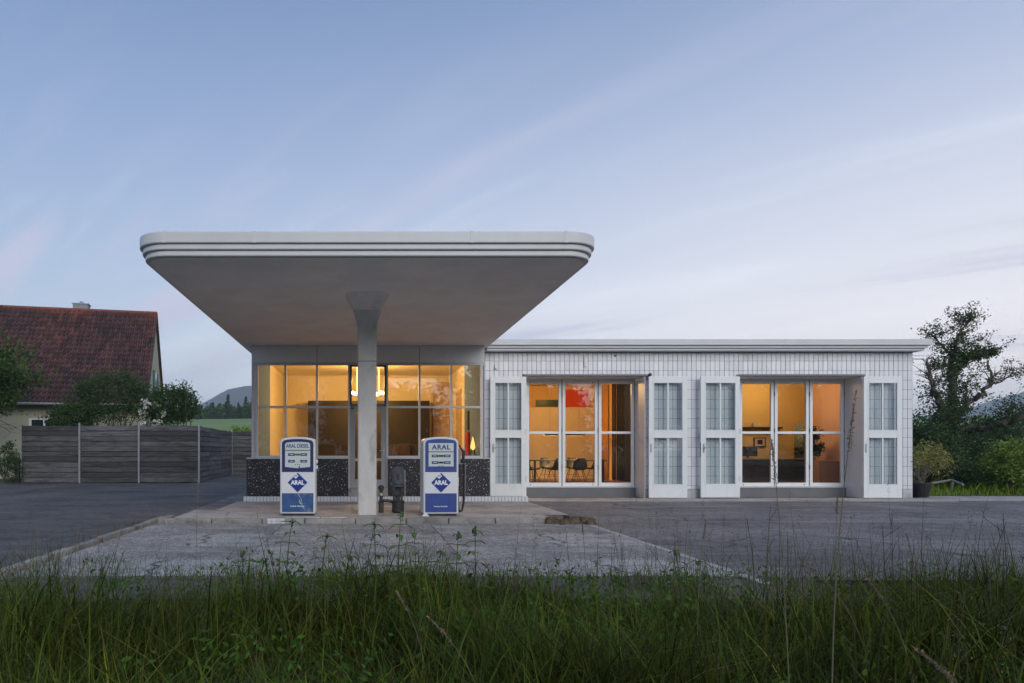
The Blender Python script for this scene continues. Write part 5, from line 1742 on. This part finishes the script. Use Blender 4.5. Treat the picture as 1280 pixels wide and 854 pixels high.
def nettle(px_, ptop, Y, label, seed):
    g = np.random.default_rng(seed)
    x = PX(px_, Y); h = PZ(ptop, Y) + .03
    t = thing('nettle', (x, Y, -.03), label, 'weed', 'nettles on the verge')
    bend = g.normal(0, .03, 2)
    pts = [Vector((x + bend[0] * u * u, Y + bend[1] * u * u, -.03 + h * u)) for u in np.linspace(0, 1, 7)]
    MB().tube(pts, [.005, .005, .0045, .004, .0035, .003, .002], 6).build('stem', STEM, t, True)
    V, Fc = [], []
    nn_ = int(h / .085)
    for i in range(2, nn_ + 1):
        u = i / nn_
        p = Vector((x + bend[0] * u * u, Y + bend[1] * u * u, -.03 + h * u))
        Ll = .15 * (1.15 - .72 * u) + .03
        for s in (0, 1):
            a = (i % 2) * math.pi / 2 + s * math.pi + g.normal(0, .3)
            d = Vector((math.cos(a), math.sin(a), 0)); sd_ = Vector((-d.y, d.x, 0))
            k = len(V)
            dr = g.uniform(.25, .75)
            for q, wq in ((0, .02), (.3, .22), (.6, .17), (1.0, .01)):
                c_ = p + d * Ll * q + Vector((0, 0, Ll * (.28 * q - dr * q * q)))
                V += [c_ - sd_ * Ll * wq, c_ + Vector((0, 0, -.006)), c_ + sd_ * Ll * wq]
            for q in range(3):
                Fc += [(k + 3 * q, k + 3 * q + 1, k + 3 * q + 4, k + 3 * q + 3), (k + 3 * q + 1, k + 3 * q + 2, k + 3 * q + 5, k + 3 * q + 4)]
    V = [list(q) for q in V]
    quads('leaves', V, Fc, NET, t, np.repeat(g.uniform(.7, 1.3, (len(V) // 12, 1)) * np.array([[1, 1.05, .9]]), 12, 0), (x, Y, h / 2))
    P = np.array([x + bend[0], Y + bend[1], h - .04]) + g.normal(size=(26, 3)) * np.array([.012, .012, .02])
    Vt, Ft, tt = leaf_quads(P, .03, g=g); quads('top_shoot', Vt, Ft, NET, t, tt, (x, Y, h))


nl = [(303, 690, 5.9, 'short nettle furthest left among the nettles'), (357, 652, 5.7, 'tall nettle in line with the diesel pump'), (401, 670, 5.8, 'nettle right of the one before the diesel pump'),
      (470, 655, 5.6, 'tall nettle in front of the column, left of two'), (497, 642, 5.5, 'tallest nettle, in front of the old air pump'), (520, 668, 5.9, 'nettle between air pump and right fuel pump'),
      (548, 690, 5.7, 'low nettle before the right fuel pump'), (570, 668, 5.8, 'nettle just right of the right fuel pump'), (594, 662, 5.6, 'last nettle at the right of the row'), (440, 695, 5.9, 'low nettle left of the column')]
for i, (a, b, c_, d_) in enumerate(nl): nettle(a, b, c_, d_, 200 + i)
# tall yellow-green weeds on the right of the apron
nettle(852, 692, 5.8, 'light green weed before the white boundary line on the right', 231)
nettle(870, 702, 5.9, 'small light weed beside the light green weed on the right', 232)


def plume(px_, pbase, top, Y, lean, label, seed, dark=False, hl=.16, cat='grass stalk'):
    """a stalk with a long loose seed head that nods at the end"""
    g = np.random.default_rng(seed)
    x = PX(px_, Y); zt_ = PZ(top, Y)
    t = thing('grass_plume', (x, Y, -.03), label, cat, 'tall stalks on the verge')
    pts = []
    for u in np.linspace(0, 1, 10):
        pts.append(Vector((x + lean * (zt_ + .03) * u ** 2.2, Y + .02 * math.sin(u * 3), -.03 + (zt_ + .03) * (u - .12 * abs(lean) * u ** 3))))
    MB().tube(pts, list(np.linspace(.0032, .0014, 10)), 5).build('stalk', mat('dark_stalk', (.05, .042, .036), .8) if dark else mat('dry_stalk', (.16, .15, .09), .8), t, True)
    if hl > 0:
        P = []
        L_ = hl
        d = (pts[-1] - pts[-2]).normalized()
        for u in np.linspace(0, 1, 32):
            c_ = pts[-1] + d * (u - .75) * L_
            P.append(np.array(c_) + g.normal(size=(3, 3)) * np.array([.005, .005, .005]) * (1.15 - u))
        V, Fq, ti = leaf_quads(np.concatenate(P), .016, g=g, aspect=.25, up=2)
        quads('seed_head', V, Fq, DRY, t, ti * np.array([1.25, 1.2, 1.2]), tuple(pts[-1]))
    else:
        for k in range(3):
            q = pts[4 + k * 2]
            e = q + Vector((g.normal() * .05, g.normal() * .03, .09))
            MB().tube([q, e], [.0022, .001], 4).build('side_twig', mat('dark_stalk', (.05, .042, .036), .8), t)


pl = [
    (1042, 0, 505, 2.35, .05, 'very tall nodding grass head standing before the rightmost garage door', False, .22),
    (990, 0, 560, 2.8, -.06, 'tall grass head rising before the right garage bay', False, .18),
    (873, 0, 655, 4.0, .05, 'slim stalk before the gap between the garage bays', False, .12),
    (1047, 0, 628, 4.2, .0, 'green tipped upright stalk right of the middle of the verge', False, .10),
    (950, 0, 645, 4.4, -.10, 'dark bare stem leaning left on the right verge', True, 0),
    (960, 0, 632, 4.6, .02, 'dark bare upright stem on the right verge', True, 0),
    (1112, 0, 655, 4.5, -.06, 'dark stem left of the paired dark stems', True, 0),
    (1120, 0, 640, 4.7, -.03, 'tallest dark stem in the cluster at the right', True, 0),
    (1232, 0, 650, 4.0, .14, 'dark stem leaning right near the right edge', True, 0),
    (1268, 0, 640, 3.6, -.06, 'dark stem at the right edge of the verge', True, 0),
    (862, 0, 680, 4.2, -.35, 'dark thin stem leaning strongly left', True, 0),
    (1090, 0, 700, 3.6, -.45, 'dry plume bowing left on the right verge', False, .20),
    (1145, 0, 720, 3.4, -.35, 'lower dry plume bowing left on the right verge', False, .18),
    (1160, 0, 672, 4.0, -.15, 'pale dry plume before the right asphalt', False, .16),
    (1262, 0, 806, 2.5, -.55, 'dark rosy plume drooping in the lower right corner', False, .22),
    (1240, 0, 815, 2.6, -.45, 'second drooping plume in the lower right corner', False, .20),
    (610, 0, 770, 2.9, -.40, 'dry plume bowing left in the middle foreground', False, .16),
    (535, 0, 740, 3.4, -.25, 'dry plume left of the middle foreground', False, .13),
    (735, 0, 655, 4.8, -.05, 'thin stalk before the left garage bay', False, .09),
    (20, 0, 672, 5.4, .05, 'dry stalk at the far left edge', False, .12),
    (45, 0, 662, 5.6, .0, 'second dry stalk at the far left', False, .12),
    (92, 0, 660, 5.6, .03, 'third dry stalk left of the kerb', False, .12),
    (124, 0, 655, 5.7, -.04, 'fourth dry stalk near the kerb', False, .12),
    (244, 0, 606, 5.6, .02, 'pale mullein like stalk before the left asphalt', False, .14),
]
for i, q in enumerate(pl): plume(q[0], q[1], q[2], q[3], q[4], q[5], 300 + i, q[6], q[7])

# ------------------------------------------------------------------ air
HZ = bpy.data.materials.new('haze_air')
ht = nodes_of(HZ)
pv = ht.nodes.new('ShaderNodeVolumePrincipled')
pv.inputs['Color'].default_value = (.76, .88, 1.0, 1)
pv.inputs['Density'].default_value = .00046
pv.inputs['Anisotropy'].default_value = .0
for a_ in ('Density Attribute', 'Color Attribute', 'Temperature Attribute'):
    if a_ in pv.inputs: pv.inputs[a_].default_value = ''
HZ.cycles.homogeneous_volume = True
ho = ht.nodes.new('ShaderNodeOutputMaterial'); ht.links.new(pv.outputs[0], ho.inputs['Volume'])
hb = MB().box(-4200, 4200, -4200, 4200, -8, 182).build('haze', HZ)
tag(hb, kind='stuff')
